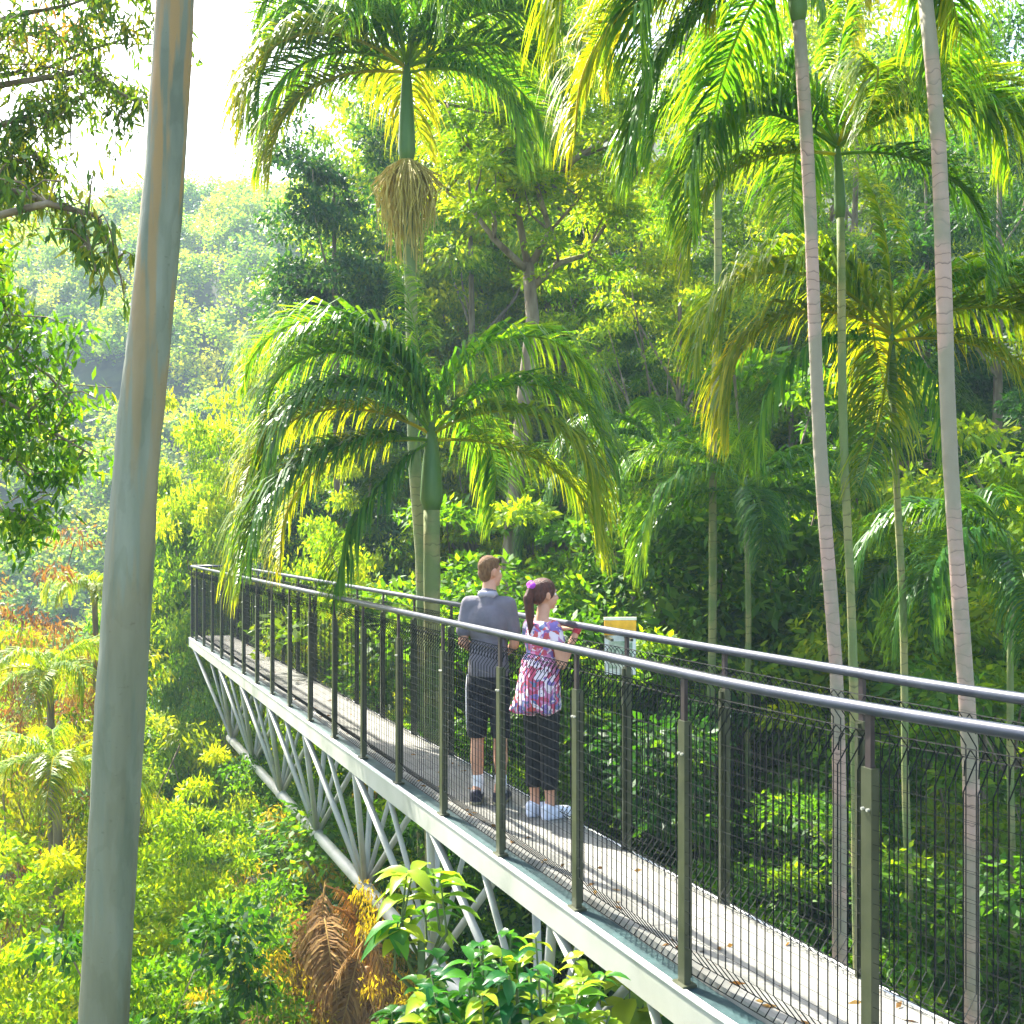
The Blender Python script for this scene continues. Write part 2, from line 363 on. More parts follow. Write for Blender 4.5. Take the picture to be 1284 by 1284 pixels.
# middle storey behind the walkway
T('underA', 720, 17, 540, 'mid', 'green bush behind the woman on the walkway', 1.0, group='bushes behind the walkway')
T('underB', 860, 16, 620, 'mid', 'green bush behind the far handrail right of the sign', 1.0, group='bushes behind the walkway')
T('underC', 960, 17, 500, 'mid', 'green tree with big leaves below the yellow-green clusters', 1.0, group='bushes behind the walkway')
T('underA', 1110, 17, 600, 'mid', 'green bush between the two thick palm trunks', 1.0, group='bushes behind the walkway')
T('underB', 1230, 14, 560, 'lime', 'sunlit bush to the right of the thickest palm trunk', .9, group='bushes behind the walkway')
T('underA', 620, 15, 900, 'mid', 'low green bush under the walkway behind the man', 1.2, group='bushes behind the walkway')
T('underC', 900, 12.5, 930, 'dark', 'dark low bush seen through the mesh at right', 1.2, group='bushes behind the walkway')
T('underA', 1130, 11.5, 1000, 'mid', 'green bush seen through the mesh beside the palm trunks', 1.1, group='bushes behind the walkway')
T('underB', 760, 14, 860, 'mid', 'green bush seen through the mesh below the sign', .9, group='bushes behind the walkway')
T('underC', 1290, 11, 900, 'mid', 'green bush behind the mesh at the right edge', 1.1, group='bushes behind the walkway')
# left and lower left
T('underA', 300, 25, 450, 'yellow', 'yellow-green tree in front of the hazy hill, above the walkway end', .42, group=G2)
T('underB', 240, 26, 560, 'lime', 'lime tree just right of the grey gum trunk', .42, group=G2)
T('underA', 350, 24, 560, 'yellow', 'yellow tree behind the far end of the walkway', .5, group=G2)
T('underB', 420, 20, 640, 'lime', 'lime tree behind the handrails near the walkway end', .5, group=G2)
T('underA', 480, 18, 690, 'yellow', 'yellow bush glowing behind the rails under the low palm', .55, group=G2)
T('underB', 205, 25, 640, 'mid', 'green tree between the gum trunk and the walkway end', .42, group=G2)
T('wispy', 30, 17, 665, 'orange', 'russet-leaved tree at the left edge below the dark branches', .62, 'russet_tree', G2, 'barkb')
T('wispy', 95, 15, 790, 'olive', 'thin olive tree left of the gum trunk', .8, group=G2)
T('underA', 60, 20, 790, 'lime', 'lime bush at the left edge behind the tree ferns', .8, group=G2)
T('underB', 235, 13, 1000, 'yellow', 'bright yellow-green bush right of the gum trunk, below the walkway end', .62, group=G2)
T('underA', 40, 11.5, 1000, 'yellow', 'bright yellow bush at the lower left edge', .85, group=G2)
T('underB', 100, 9.5, 1150, 'yellow', 'yellow bush in the bottom left corner behind the gum trunk', .7, group=G2)
T('underA', 262, 10.5, 1110, 'mid', 'shaded green bush at the bottom right of the gum trunk', .68, group=G2)
T('underC', 200, 9, 1180, 'dark', 'dark big-leaved bush at the foot of the view by the gum trunk', .8, group=G2)
T('wispy', 415, 14.5, 985, 'gold', 'golden bush under the sloping truss tube', .8, 'golden_bush', G2, 'barkb')
T('wispy', 335, 9.5, 1190, 'gold', 'small golden bush at the bottom edge beside the brown dead fronds', .6, 'golden_bush', G2, 'barkb')
T('wispy', 490, 10, 1090, 'gold', 'golden shrub right of the brown dead fronds', .45, 'golden_bush', G2, 'barkb')
T('underB', 560, 13, 1010, 'dark', 'dark bush seen between the truss struts', .9, group=G2)
T('underA', 420, 17, 900, 'mid', 'green bush behind the truss near its tip', .8, group=G2)

# the forked brown tree in the middle
def forked_tree():
    y = 19.0; b = P(652, 700, y); b.z = float(ground_z(b.x, y))
    o = empty('forked_tree', b, 'tall tree with bare forked limbs and yellow-green leaf tufts', 'tree')
    mb = MB(); q = lambda px, py, dy=0: np.array(P(px, py, y+dy))-np.array(b)
    mb.tube([(0,0,-.5), q(640,700), q(655,520), q(668,400), q(662,330)], [.17,.15,.13,.115,.10], 10)
    br = [[(662,335),(650,270),(640,200),(615,130),(600,60)], [(664,335),(690,290),(672,230),(655,180),(650,100)],
          [(662,340),(620,300),(590,260),(560,240)], [(668,360),(700,330),(735,320),(770,265),(800,215)],
          [(648,250),(620,215),(585,180),(560,130)], [(672,250),(720,200),(760,175),(800,170)], [(655,170),(690,120),(735,80),(760,20)], [(640,200),(660,150),(640,60),(660,-20)]]
    tips = []
    for i, bb in enumerate(br):
        pts = [q(a, c, math.sin(i*2+j)*.35*j) for j, (a, c) in enumerate(bb)]
        mb.tube(pts, list(np.linspace(.070, .015, len(pts))), 7); tips += pts[2:]
        for j in range(1, len(pts)):
            for s in range(3):
                e = pts[j]+rng.normal(size=3)*np.array([.6,.6,.4])+np.array([0,0,.35]); mb.tube([pts[j], (pts[j]+e)/2+rng.normal(size=3)*.06, e], [.03,.018,.007], 5); tips.append(e)
    link('trunk', mb.build('forked trunk', True), M['bark'], o)
    Ps=[];Ds=[];Ts=[]
    for c in tips:
        n = 270; qq = nrm(rng.normal(size=(n,3))); qq[:,2] = np.abs(qq[:,2])-.3
        Ps.append(c+qq*rng.random((n,1))**.5*np.array([.5,.5,.32])); Ds.append(qq+rng.normal(size=(n,3))*.5+np.array([0,0,-.3])); Ts.append(np.clip(rng.normal(.5+rng.normal(0,.15),.14,n),0,1))
    Pn=np.concatenate(Ps); n=len(Pn)
    link('crown', leaves_mesh('forked crown', Pn, np.concatenate(Ds), .13*(.6+.8*rng.random(n)), .05, np.concatenate(Ts)), M['yellow'], o)
forked_tree()

# ------------------------------------------------------------------ palms
def frond_mesh(name, L, elev, bend, seed, n=64, ll=.62, hang=1.0, w=.034, side=.68):
    r = np.random.default_rng(seed); N = 26; pts = [np.zeros(3)]; a = elev
    angs = []
    for i in range(N):
        t = i/N; angs.append(a); pts.append(pts[-1]+np.array([math.cos(a), .32*math.sin(seed*1.7)*t*t+.04*math.sin(t*5+seed), math.sin(a)])*L/N)
        a -= bend/N*(.55+1.1*t); a = max(a, -1.48)
    pts = np.array(pts); angs.append(a); angs = np.array(angs)
    ra = MB(); ra.tube(pts[:-1], list(.017*(1-np.linspace(0,1,N))**.7+.003), 5)
    tt = np.linspace(.10, .985, n); f = tt*N; i0 = np.clip(f.astype(int), 0, N-1); fr = (f-i0)[:,None]
    base = pts[i0]*(1-fr)+pts[i0+1]*fr; an = angs[i0]
    fw = np.stack([np.cos(an), 0*an, np.sin(an)], 1); up = np.stack([-np.sin(an), 0*an, np.cos(an)], 1)
    Vs=[];Fs=[];Ts=[];off=0
    for sd in (-1, 1):
        sv = np.array([0, sd, 0.])
        prof = np.clip(np.sin(np.pi*(tt*.86+.10))**.7, .25, 1)
        le = ll*prof*(.72+.45*r.random(n)); le[r.random(n) < .05] *= .35
        d = nrm(fw*(.45+.3*r.random((n,1)))+sv*side+up*(.18+.25*r.random((n,1)))+r.normal(size=(n,3))*.09)
        sg = 4; p = base.copy(); prev = []
        wn = nrm(np.cross(d, np.array([0,0,1.])+fw*.3)); cur = d.copy(); W = w*prof[:,None]
        ws = [.55, 1, .8, .45, .05]
        for k in range(sg+1):
            prev.append(p-wn*W*ws[k]*.5); prev.append(p+wn*W*ws[k]*.5)
            p = p+cur*(le/sg)[:,None]; cur = nrm(cur+np.array([0,0,-1.])*hang*(.42+.25*r.random((n,1)))*(.6+.35*k)*.9)
        V = np.stack(prev, 1).reshape(-1,3); nv = 2*(sg+1)
        i = np.arange(n)[:,None]*nv+off
        Fs.append(np.concatenate([i+np.array([2*k, 2*k+1, 2*k+3, 2*k+2]) for k in range(sg)], 1).ravel())
        Vs.append(V); off += len(V); Ts.append((np.clip(r.normal(.40,.18,n)+.22*tt,0,1)[:,None]+np.repeat(np.linspace(-.06,.2,sg+1), 2)[None]).clip(0,1).ravel())
    rm = ra.build('x'); rv = np.concatenate(ra.V)
    rf = [tuple(reversed(x)) for x in ra.F]
    V = np.concatenate(Vs+[rv]); F4 = list(np.concatenate(Fs)); 
    k = len(F4)//4; cnt = [4]*k+[len(x) for x in rf]; F4 = F4+[i+off for x in rf for i in x]
    st = np.concatenate([[0], np.cumsum(cnt)[:-1]])
    bpy.data.meshes.remove(rm)
    return np_mesh(name, V, F4, st, cnt, np.concatenate(Ts+[np.full(len(rv), .95)]))
FR = {}
for nm, e, b in (('spear', 84, .7), ('tower', 80, 2.7), ('high', 70, 3.0), ('arch', 50, 2.8), ('mid', 30, 2.4), ('low', 5, 1.8), ('drop', -28, 1.1)):
    for v in (0, 1, 2):
        FR[nm, v] = frond_mesh('%s frond' % nm, 2.5, R(e), b*(.92+.13*v), 40+v*7+len(nm), 110, .86 if nm != 'spear' else .42, 1.6)

def palm(label, trunk_pts, y, rad, fronds, bark='pbark', shaft=.8, fruit=False, scale=1.0, mats=('palm','palm','palmy'), group=None, name='palm_tree', fdy=0):
    """trunk_pts: photo columns/rows at depth y, from the top (crown) down"""
    top = P(*trunk_pts[0], y); bx, by = trunk_pts[-1]; bot = P(bx, by, y); gz = float(ground_z(bot.x, y))
    o = empty(name, (bot.x, y, gz), label, 'palm', group); b = np.array([bot.x, y, gz])
    pts = [np.array(P(a, c, y))-b for a, c in trunk_pts][::-1]
    if pts[0][2] > .2: pts = [np.array([0,0,-.3])]+pts
    pts = np.array(pts); zz = pts[:,2]; zn = np.linspace(zz[0], zz[-1]-shaft*.95, 28)
    pp = np.stack([np.interp(zn, zz, pts[:,0])+.012*np.sin(zn*1.7), np.interp(zn, zz, pts[:,1]), zn], 1)
    mb = MB(); rr = np.full(28, rad)*np.linspace(1.12, .92, 28)*(1+.035*np.sin(zn*2.3+rad*900)+.02*np.sin(zn*7.1)); rr[0] *= 1.4; rr[1] *= 1.15
    mb.tube(pp, list(rr), 12); link('trunk', mb.build('palm trunk', True), M[bark], o)
    t = pts[-1]; s0 = pp[-1]; mb = MB()
    mb.tube([s0-np.array([0,0,.03]), s0+(t-s0)*.12, s0+(t-s0)*.5, s0+(t-s0)*.85, t+np.array([0,0,.12])], [rad*.95, rad*1.35, rad*1.15, rad*.8, rad*.35], 12)
    link('crownshaft', mb.build('crownshaft', True), M['shaft'], o)
    if fruit:
        mb = MB(); r = np.random.default_rng(5)
        for k in range(320):
            a = r.uniform(0, 6.28); q = s0+np.array([math.cos(a), math.sin(a), 0])*rad*.9; d = np.array([math.cos(a), math.sin(a), 0])*(.02+.38*r.random()**1.1); l = r.uniform(.25,1.15)*(1.15-np.linalg.norm(d)*1.6)
            mb.tube([q+np.array([0,0,.02]), q+d*.45+np.array([0,0,-.07-.1*r.random()]), q+d*.95+np.array([0,0,-.16-l*.4]), q+d*.8+r.normal(size=3)*.05+np.array([0,0,-.1-l])], [.005,.008,.008,.004], 4)
        link('fruit_cluster', mb.build('fruit strands'), M['fruit'], o)
    for i, (kd, az, sc) in enumerate(fronds):
        s = sc*scale; m = mats[i % len(mats)] if kd not in ('spear','high','tower') else mats[0]
        link('frond', FR[kd, i % 3], M[m], o, tuple(t+np.array([0,0,-.06*(kd in ('low','drop'))])), (random.uniform(-.12,.12), 0, R(az)), (s, s, s))
    return o
GP = 'feather palms around the walkway'
# low centre palm whose fronds hang over the handrail
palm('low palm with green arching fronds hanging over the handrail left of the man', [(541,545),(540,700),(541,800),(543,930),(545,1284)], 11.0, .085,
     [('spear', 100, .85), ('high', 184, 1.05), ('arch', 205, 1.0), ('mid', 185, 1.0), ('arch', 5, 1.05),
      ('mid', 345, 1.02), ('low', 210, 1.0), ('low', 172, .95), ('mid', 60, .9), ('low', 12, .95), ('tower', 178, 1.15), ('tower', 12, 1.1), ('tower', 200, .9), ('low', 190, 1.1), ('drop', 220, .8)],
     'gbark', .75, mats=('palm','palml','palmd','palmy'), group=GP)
palm('tall left palm with brown fruit strands, its crown against the white sky', [(510,85),(512,300),(520,560),(528,700),(530,930),(532,1284)], 13.0, .075,
     [('spear', 60, .9), ('tower', 175, 1.1), ('tower', 5, 1.1), ('high', 170, 1.15), ('high', 15, 1.1), ('arch', 188, 1.12), ('arch', 350, 1.15), ('mid', 200, 1.1), ('mid', 168, 1.15), ('mid', 355, 1.0),
      ('low', 185, .95), ('low', 340, .9), ('arch', 255, .9), ('arch', 95, 1.0), ('high', 300, 1.0), ('mid', 30, 1.0)],
     'gbark', 1.15, True, mats=('palm','palmy','palm'), group=GP)
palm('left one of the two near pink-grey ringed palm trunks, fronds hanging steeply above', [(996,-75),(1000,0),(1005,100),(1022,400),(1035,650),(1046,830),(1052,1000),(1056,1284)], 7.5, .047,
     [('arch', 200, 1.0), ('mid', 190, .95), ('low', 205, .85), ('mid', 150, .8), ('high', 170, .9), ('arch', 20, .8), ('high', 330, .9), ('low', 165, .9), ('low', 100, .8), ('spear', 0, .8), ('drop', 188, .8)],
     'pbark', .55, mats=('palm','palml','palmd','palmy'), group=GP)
palm('palm with the thickest pink-grey ringed trunk, farthest right', [(1154,-110),(1160,0),(1172,130),(1183,350),(1195,600),(1207,830),(1215,950),(1221,1284)], 7.0, .050,
     [('arch', 10, .9), ('mid', 350, .85), ('low', 5, .75), ('high', 180, .8), ('arch', 160, .8), ('mid', 60, .8), ('low', 340, .65), ('spear', 0, .8), ('high', 280, .7)],
     'pbark', .5, mats=('palm','palmy','palm'), group=GP)
palm('slender palm with its crown between the two thick trunks at mid height of the sky', [(1050,185),(1058,500),(1068,830),(1074,1000),(1076,1284)], 9.5, .038,
     [('spear', 40, .8), ('high', 175, 1.0), ('high', 10, 1.0), ('arch', 180, 1.0), ('arch', 355, 1.05), ('mid', 200, .95), ('mid', 340, 1.0), ('low', 190, .8), ('low', 350, .8), ('arch', 90, 1), ('arch', 270, .75)],
     'gbark', .6, mats=('palm','palml','palmd'), group=GP)
palm('slender palm with the lower, dense crown between the two thick trunks', [(1118,420),(1126,650),(1133,830),(1140,1100),(1142,1284)], 10.5, .036,
     [('spear', 100, .8), ('high', 180, 1.0), ('high', 5, .9), ('arch', 190, 1.05), ('arch', 350, 1.1), ('mid', 182, 1.0), ('mid', 0, 1.05), ('low', 200, .9), ('low', 330, .85), ('drop', 250, .8), ('drop', 290, .8), ('arch', 80, 1)],
     'gbark', .6, mats=('palml','palm','palmy'), group=GP)
palm('palm with shaded fronds filling the top between the forked tree and the pink-grey trunk', [(905,-30),(900,300),(893,700),(890,1284)], 14.0, .05,
     [('high', 190, 1.1), ('arch', 200, 1.1), ('arch', 340, 1.1), ('mid', 185, 1.1), ('low', 180, 1.0), ('mid', 350, 1.0), ('low', 250, 1.0), ('low', 300, 1), ('spear', 0, 1)],
     'gbark', .6, mats=('palml','palm','palmy'), group=GP)
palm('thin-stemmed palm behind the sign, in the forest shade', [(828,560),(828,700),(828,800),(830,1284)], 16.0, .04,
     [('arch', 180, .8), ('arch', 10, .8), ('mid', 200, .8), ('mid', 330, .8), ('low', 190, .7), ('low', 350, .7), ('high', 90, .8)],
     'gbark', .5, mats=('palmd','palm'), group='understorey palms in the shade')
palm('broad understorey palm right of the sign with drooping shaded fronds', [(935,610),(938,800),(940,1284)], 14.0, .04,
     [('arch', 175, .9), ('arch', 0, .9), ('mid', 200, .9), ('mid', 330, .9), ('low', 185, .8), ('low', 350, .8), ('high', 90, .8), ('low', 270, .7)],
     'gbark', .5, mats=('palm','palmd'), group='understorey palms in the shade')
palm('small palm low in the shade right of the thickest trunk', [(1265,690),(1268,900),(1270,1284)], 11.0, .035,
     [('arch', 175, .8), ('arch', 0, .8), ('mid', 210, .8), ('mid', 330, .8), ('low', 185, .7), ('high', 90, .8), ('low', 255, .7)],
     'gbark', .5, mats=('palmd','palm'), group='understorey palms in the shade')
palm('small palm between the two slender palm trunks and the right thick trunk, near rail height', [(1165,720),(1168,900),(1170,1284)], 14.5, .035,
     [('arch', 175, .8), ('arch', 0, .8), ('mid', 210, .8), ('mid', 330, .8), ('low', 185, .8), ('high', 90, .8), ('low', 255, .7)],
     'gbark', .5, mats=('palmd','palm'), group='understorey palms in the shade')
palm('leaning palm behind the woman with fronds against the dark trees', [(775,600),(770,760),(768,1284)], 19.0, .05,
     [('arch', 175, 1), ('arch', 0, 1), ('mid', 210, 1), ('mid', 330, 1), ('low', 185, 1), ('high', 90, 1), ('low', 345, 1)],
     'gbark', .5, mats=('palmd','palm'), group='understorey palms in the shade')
# tree ferns lower left
def fern(label, px, py, y, s):
    return palm(label, [(px, py), (px+3, py+60), (px+4, 1284)], y, .05,
        [(random.choice(['arch','high','mid','arch']), a+random.uniform(-15,15), s*(.75+.6*random.random())) for a in range(10, 360, 40)], 'bark', .1, mats=('lime','palmy','lime'), group='tree ferns at lower left', name='tree_fern')
fern('tree fern left of the gum trunk with pale arching fronds', 62, 850, 14, .42)
fern('lower of the two tree ferns left of the gum trunk', 70, 970, 12, .42)
fern('tree fern just below the russet leaves', 118, 745, 18, .4)

# brown dead palms under the truss
def dead_palm(px, py, y, label, nf, seed):
    random.seed(seed); p = P(px, py, y); gz = float(ground_z(p.x, y))
    o = empty('dead_palm', (p.x, y, gz), label, 'palm', 'dead palms under the truss')
    mb = MB(); h = p.z-gz; mb.tube([(0,0,-.3), (0,0,h*.5), (.02,0,h-.45)], [.06,.05,.03], 8); link('trunk', mb.build('dead trunk', True), M['barkb'], o)
    for i in range(nf):
        s_ = random.uniform(.35, .62); k = random.choice(['drop', 'drop', 'low', 'drop', 'drop'])
        link('frond', FR[k, i % 3], M['dead'], o, (random.uniform(-.08,.08), random.uniform(-.08,.08), h-.1-random.random()*1.1), (random.uniform(-.3,.3), random.uniform(.1,.6), i*2.4), (s_, s_, s_*random.uniform(1,1.4)))
dead_palm(405, 1085, 10.6, 'dead palm with rusty brown hanging fronds under the sloping truss tube', 24, 3)
dead_palm(458, 1150, 10.1, 'second, lower dead brown palm, nearer the foreground shrub', 20, 8)

# ------------------------------------------------------------------ gum tree, left foreground
def gum():
    y = 5.0
    pts = [(112,1500,64),(130,1284,60),(141,1100,61),(150,900,60),(163,700,58),(172,560,56),(182,460,54),(197,320,50),(208,200,48),(220,0,47),(236,-250,44),(250,-600,36)]
    b = P(112, 1500, y); gz = float(ground_z(b.x, y))
    o = empty('gum_tree', (b.x, y, gz), 'smooth grey-green gum trunk leaning up through the left of the view', 'tree')
    pp = [np.array([0,0,-.4]), np.array([0,0,3.])]+[np.array(P(a, c, y))-np.array([b.x,y,gz]) for a, c, w in pts]
    rr = [.17,.14]+[w*y/F/2 for a, c, w in pts]
    z = np.array([p[2] for p in pp]); zn = np.linspace(z[0], z[-1], 60)
    q = np.stack([np.interp(zn, z, [p[0] for p in pp]), np.interp(zn, z, [p[1] for p in pp]), zn], 1); r2 = np.interp(zn, z, rr)*(1+.02*np.sin(zn*3.1))
    mb = MB(); zz = np.linspace(z[0], z[-1], 220); q = np.stack([np.interp(zz, zn, q[:,j]) for j in range(3)], 1); r2 = np.interp(zz, zn, r2); mb.tube(q, list(r2), 28)
    Vt = mb.V[0]; k_ = np.repeat(np.arange(220), 28); a_ = np.tile(np.arange(28), 220)*2*math.pi/28
    bump = .0028*np.sin(a_*3+Vt[:,2]*1.3)+.0018*np.sin(a_*5-Vt[:,2]*3.7)+.0015*np.sin(Vt[:,2]*9+2*np.sin(a_*2))+.001*rng.normal(size=len(Vt))
    dv = Vt-q[k_]; Vt += dv/(np.linalg.norm(dv, axis=1)[:,None]+1e-9)*bump[:,None]; t = mb.build('gum trunk', True)
    # origin of the bark pattern at the horizon height so that the stripes sit near the top
    link('trunk', t, M['gumbark'], o)
    top = pp[-1]; tips = []
    mb = MB()
    for i in range(12):
        a = i*2.2; e = top+np.array([math.cos(a)*1.3, math.sin(a)*1.3, .4+.5*random.random()]); mb.tube([top-np.array([0,0,.3]), (top+e)/2+np.array([0,0,.15]), e], [.04,.025,.01], 6); tips.append(e)
    link('limb', mb.build('gum limbs', True), M['gumbark'], o)
    Ps=[];Ds=[]
    for c in tips:
        Ps.append(c+rng.normal(size=(160,3))*.3); Ds.append(rng.normal(size=(160,3))*.4+np.array([0,0,-1]))
    Pn = np.concatenate(Ps); n=len(Pn)
    link('crown', leaves_mesh('gum crown', Pn, np.concatenate(Ds), .12, .025, np.clip(rng.normal(.5,.2,n),0,1)), M['gum'], o)
gum()

def spray_tree(name, label, y, trunk_px, limbs, nleaf, spread, mat, L=.10, W=.024, barkm='bark', droop=.9, twigs=5):
    """a tree standing outside the left edge whose limbs reach into view; limbs = polylines of (column,row,dy)"""
    b = P(trunk_px, 670, y); gz = float(ground_z(b.x, y)); B = np.array([b.x, y, gz])
    o = empty(name, tuple(B), label, 'tree'); mb = MB()
    topz = max(P(0, l[0][1], y).z for l in limbs)-gz
    mb.tube([(0,0,-.4), (0,0,topz*.5), (.05,0,topz+1)], [.13,.10,.05], 10)
    anchors = []
    for l in limbs:
        pts = [np.array(P(a, c, y+d))-B for a, c, d in l]; s = np.array([.02,0,pts[0][2]-.3]); pts = [s]+pts
        mb.tube(pts, list(np.linspace(.026,.005,len(pts))), 6)
        for i in range(1, len(pts)):
            for k in range(twigs):
                f = random.random(); c = pts[i-1]*(1-f)+pts[i]*f if i > 1 else pts[i]
                e = c+rng.normal(size=3)*np.array([spread, spread*.8, spread*.8]); mb.tube([c, (c+e)/2+np.array([0,0,.04]), e], [.007,.005,.003], 4, False)
                for h in (.4,.7,1.): anchors.append(c+(e-c)*h)
    link('trunk', mb.build(name+' wood', True), M[barkm], o)
    A = np.array(anchors); idx = rng.integers(0, len(A), nleaf); Pn = A[idx]+rng.normal(size=(nleaf,3))*spread*.22
    D = rng.normal(size=(nleaf,3))*.6+np.array([0,0,-droop]); ct = rng.normal(.45,.2,len(A))
    link('crown', leaves_mesh(name+' leaves', Pn, D, L*(.6+.8*rng.random(nleaf)), W, np.clip(ct[idx]+rng.normal(0,.12,nleaf),0,1)), M[mat], o)
spray_tree('eucalypt_tree', 'fine-leaved eucalypt branches hanging in at the top left corner', 7.0, -160,
    [[(-60,40,0),(20,20,.1),(90,5,.2),(160,-20,0)], [(-60,110,0),(0,95,.2),(60,85,.3),(120,60,.1),(170,45,0)], [(-40,170,0),(20,150,-.2),(70,140,0),(110,120,0)],
     [(-60,230,0),(0,215,.1),(45,190,.1),(60,235,.1)], [(-60,-20,0),(20,-40,.1),(110,-60,.2),(190,-20,.1),(215,25,.1)], [(-30,250,0),(15,240,.1),(45,250,.1)], [(100,90,.2),(140,110,.2),(175,130,.2)]], 7800, .20, 'gum', .085, .02, droop=.7)
spray_tree('eucalypt_tree', 'rust-tinted eucalypt sprays behind the top left branches', 9.0, -170,
    [[(-60,30,0),(20,40,.1),(70,50,.2),(110,55,0)], [(-60,240,0),(0,225,.2),(40,240,.3)]], 1500, .22, 'gumred', .10, .024, droop=.6)
spray_tree('eucalypt_tree', 'dark-leaved branches on the left below the hill line', 8.0, -150,
    [[(-50,330,0),(-10,360,0),(20,400,0)], [(-50,400,0),(0,430,.2),(60,470,.2),(95,510,0)], [(-50,480,0),(20,510,.1),(80,550,.2),(115,570,0)], [(-50,560,0),(20,580,.1),(60,620,.2)],
     [(-50,620,0),(0,640,.2),(50,660,.2)], [(-50,440,.5),(10,470,.5),(50,500,.5)], [(-50,520,.6),(10,540,.6),(70,590,.6)]], 3800, .30, 'mid', .11, .034, droop=.7)
spray_tree('eucalypt_tree', 'small hanging spray of leaves beside the gum trunk against the hill', 6.0, -230,
    [[(-60,250,0),(20,240,.1),(80,262,.1),(110,300,.1),(120,340,0)], [(60,255,0),(120,270,.1),(140,310,.1),(150,345,.1)]], 420, .12, 'gum', .10, .026, droop=1.2, twigs=4)
spray_tree('leafy_tree', 'yellow-green leaves at the left edge just under the hill line', 12.0, -120,
    [[(-30,310,0),(0,320,0)], [(-30,360,0),(0,370,0)], [(-30,340,.3),(5,350,.3)]], 1500, .22, 'yellow', .10, .05, droop=.5)

# ------------------------------------------------------------------ broad-leaved plant in the foreground
def broad_leaf(mb_lists, base, d, L, W, t):
    d = Vector(d).normalized(); s = d.cross(Vector((random.uniform(-.3,.3), random.uniform(-.3,.3), 1))).normalized(); u = s.cross(d)
    if u.z < 0: u = -u
    V = []; n = 6
    prof = [.08, .75, 1, .85, .5, .04]; p = Vector(base); cur = d.copy()
    for k in range(n):
        w = W*prof[k]*.5
        V += [p-s*w+u*w*.35, p.copy(), p+s*w+u*w*.35]; p = p+cur*(L/(n-1)); cur = (cur+Vector((0,0,-.22))).normalized()
    Fq = []
    for k in range(n-1):
        for j in (0, 1): Fq.append((k*3+j, k*3+j+1, k*3+j+4, k*3+j+3))
    mb_lists.add([tuple(v) for v in V], Fq, t)
def broad_plant(label, px, py, y, spread, nstem, nl, L, mat='big', rise=.7, seed=1, name='broad_leaved_shrub', w=.5):
    random.seed(seed); p = P(px, py, y); gz = float(ground_z(p.x, y))
    o = empty(name, (p.x, y, gz), label, 'plant', 'broad-leaved plants in the foreground'); h = p.z-gz
    sm = MB(); lm = MB(); sm.tube([(0,0,-.3), (.05,0,h*.5), (0,0,h-rise)], [.05,.04,.02], 7)
    for i in range(nstem):
        a = random.uniform(0, 6.28); rr = spread*random.random()**.5; tip = Vector((math.cos(a)*rr, math.sin(a)*rr, h-rise*.6*random.random()-(rr/spread)**2*rise*.6))
        s0 = Vector((0,0,h-rise-random.random()*.3)); mid = (s0+tip)/2+Vector((math.cos(a)*.08, math.sin(a)*.08, -.04))
        sm.tube([s0, mid, tip], [.012,.008,.004], 5)
        ct = random.gauss(.5, .32)
        for k in range(nl):
            f = 1-(k/nl)**1.5*.7; c = mid.lerp(tip, f) if f > .0 else mid; b = random.uniform(0, 6.28)
            d = Vector((math.cos(b), math.sin(b), random.uniform(-.25,.75)))
            broad_leaf(lm, c, d, L*random.uniform(.6,1.2), L*w*random.uniform(.8,1.1), min(1, max(0, ct+random.gauss(0,.12))))
    link('stem', sm.build('stems', True), M['stem'], o); link('foliage', lm.build('broad leaves', True), M[mat], o)
broad_plant('bright broad-leaved shrub under the white edge beam in the foreground', 645, 1165, 4.6, .56, 120, 12, .115, seed=3, rise=.7)
broad_plant('darker broad-leaved shrub at the bottom, left of the bright foreground shrub', 520, 1225, 4.9, .30, 45, 11, .11, seed=5, rise=.5)
broad_plant('upright sprig with large drooping leaves in front of the truss', 528, 1055, 5.6, .12, 7, 7, .22, seed=9, rise=.5, w=.42)
broad_plant('big-leaved plant in the shade right of the bright foreground shrub', 790, 1230, 6.2, .45, 14, 6, .42, seed=12, rise=.6, w=.4)

# ------------------------------------------------------------------ the cantilevered walkway
WID, RZ, BZ, DZ = .72, -.595, -1.925, -1.89
def near(y):
    e = .1*max(0, 4.7-y)**2 if y > 1 else .1*3.7**2+(1-y)*.62
    return np.array([2.73-.418*y+e, y, 0.])
def edge(y, lat, z):
    q = near(y); return np.array([q[0]+lat, y, z])
YEND = 20.85
ys = [4.77+.965*k for k in range(-7, 17)]+[YEND-.03]
fine = list(np.linspace(-2.2, 5, 30))+list(np.linspace(5.3, YEND, 14))
walk = empty('cantilever_walkway', (near(9)[0]+.36, 9, DZ), 'steel cantilevered walkway with mesh railings reaching out into the rainforest', 'walkway')
WO = np.array([near(9)[0]+.36, 9, DZ])
def sweep(prof, mat, name, yy=None, label=None):
    """prof: closed polygon (lateral, z); swept along the walkway"""
    yy = yy or fine; mb = MB(); k = len(prof)
    V = [edge(y, a, z)-WO for y in yy for a, z in prof]; Fq = []
    for i in range(len(yy)-1):
        for j in range(k): Fq.append((i*k+j, i*k+(j+1)%k, (i+1)*k+(j+1)%k, (i+1)*k+j))
    Fq += [tuple(range(k))[::-1], tuple((len(yy)-1)*k+j for j in range(k))]
    mb.add(V, Fq); me = mb.build(name); bm = bmesh.new(); bm.from_mesh(me); bmesh.ops.recalc_face_normals(bm, faces=bm.faces); bm.to_mesh(me); bm.free()
    o = link(name, me, mat, walk)
    if label: o['label'] = label
    return o
def rect(a0, a1, z0, z1): return [(a0,z0),(a1,z0),(a1,z1),(a0,z1)]

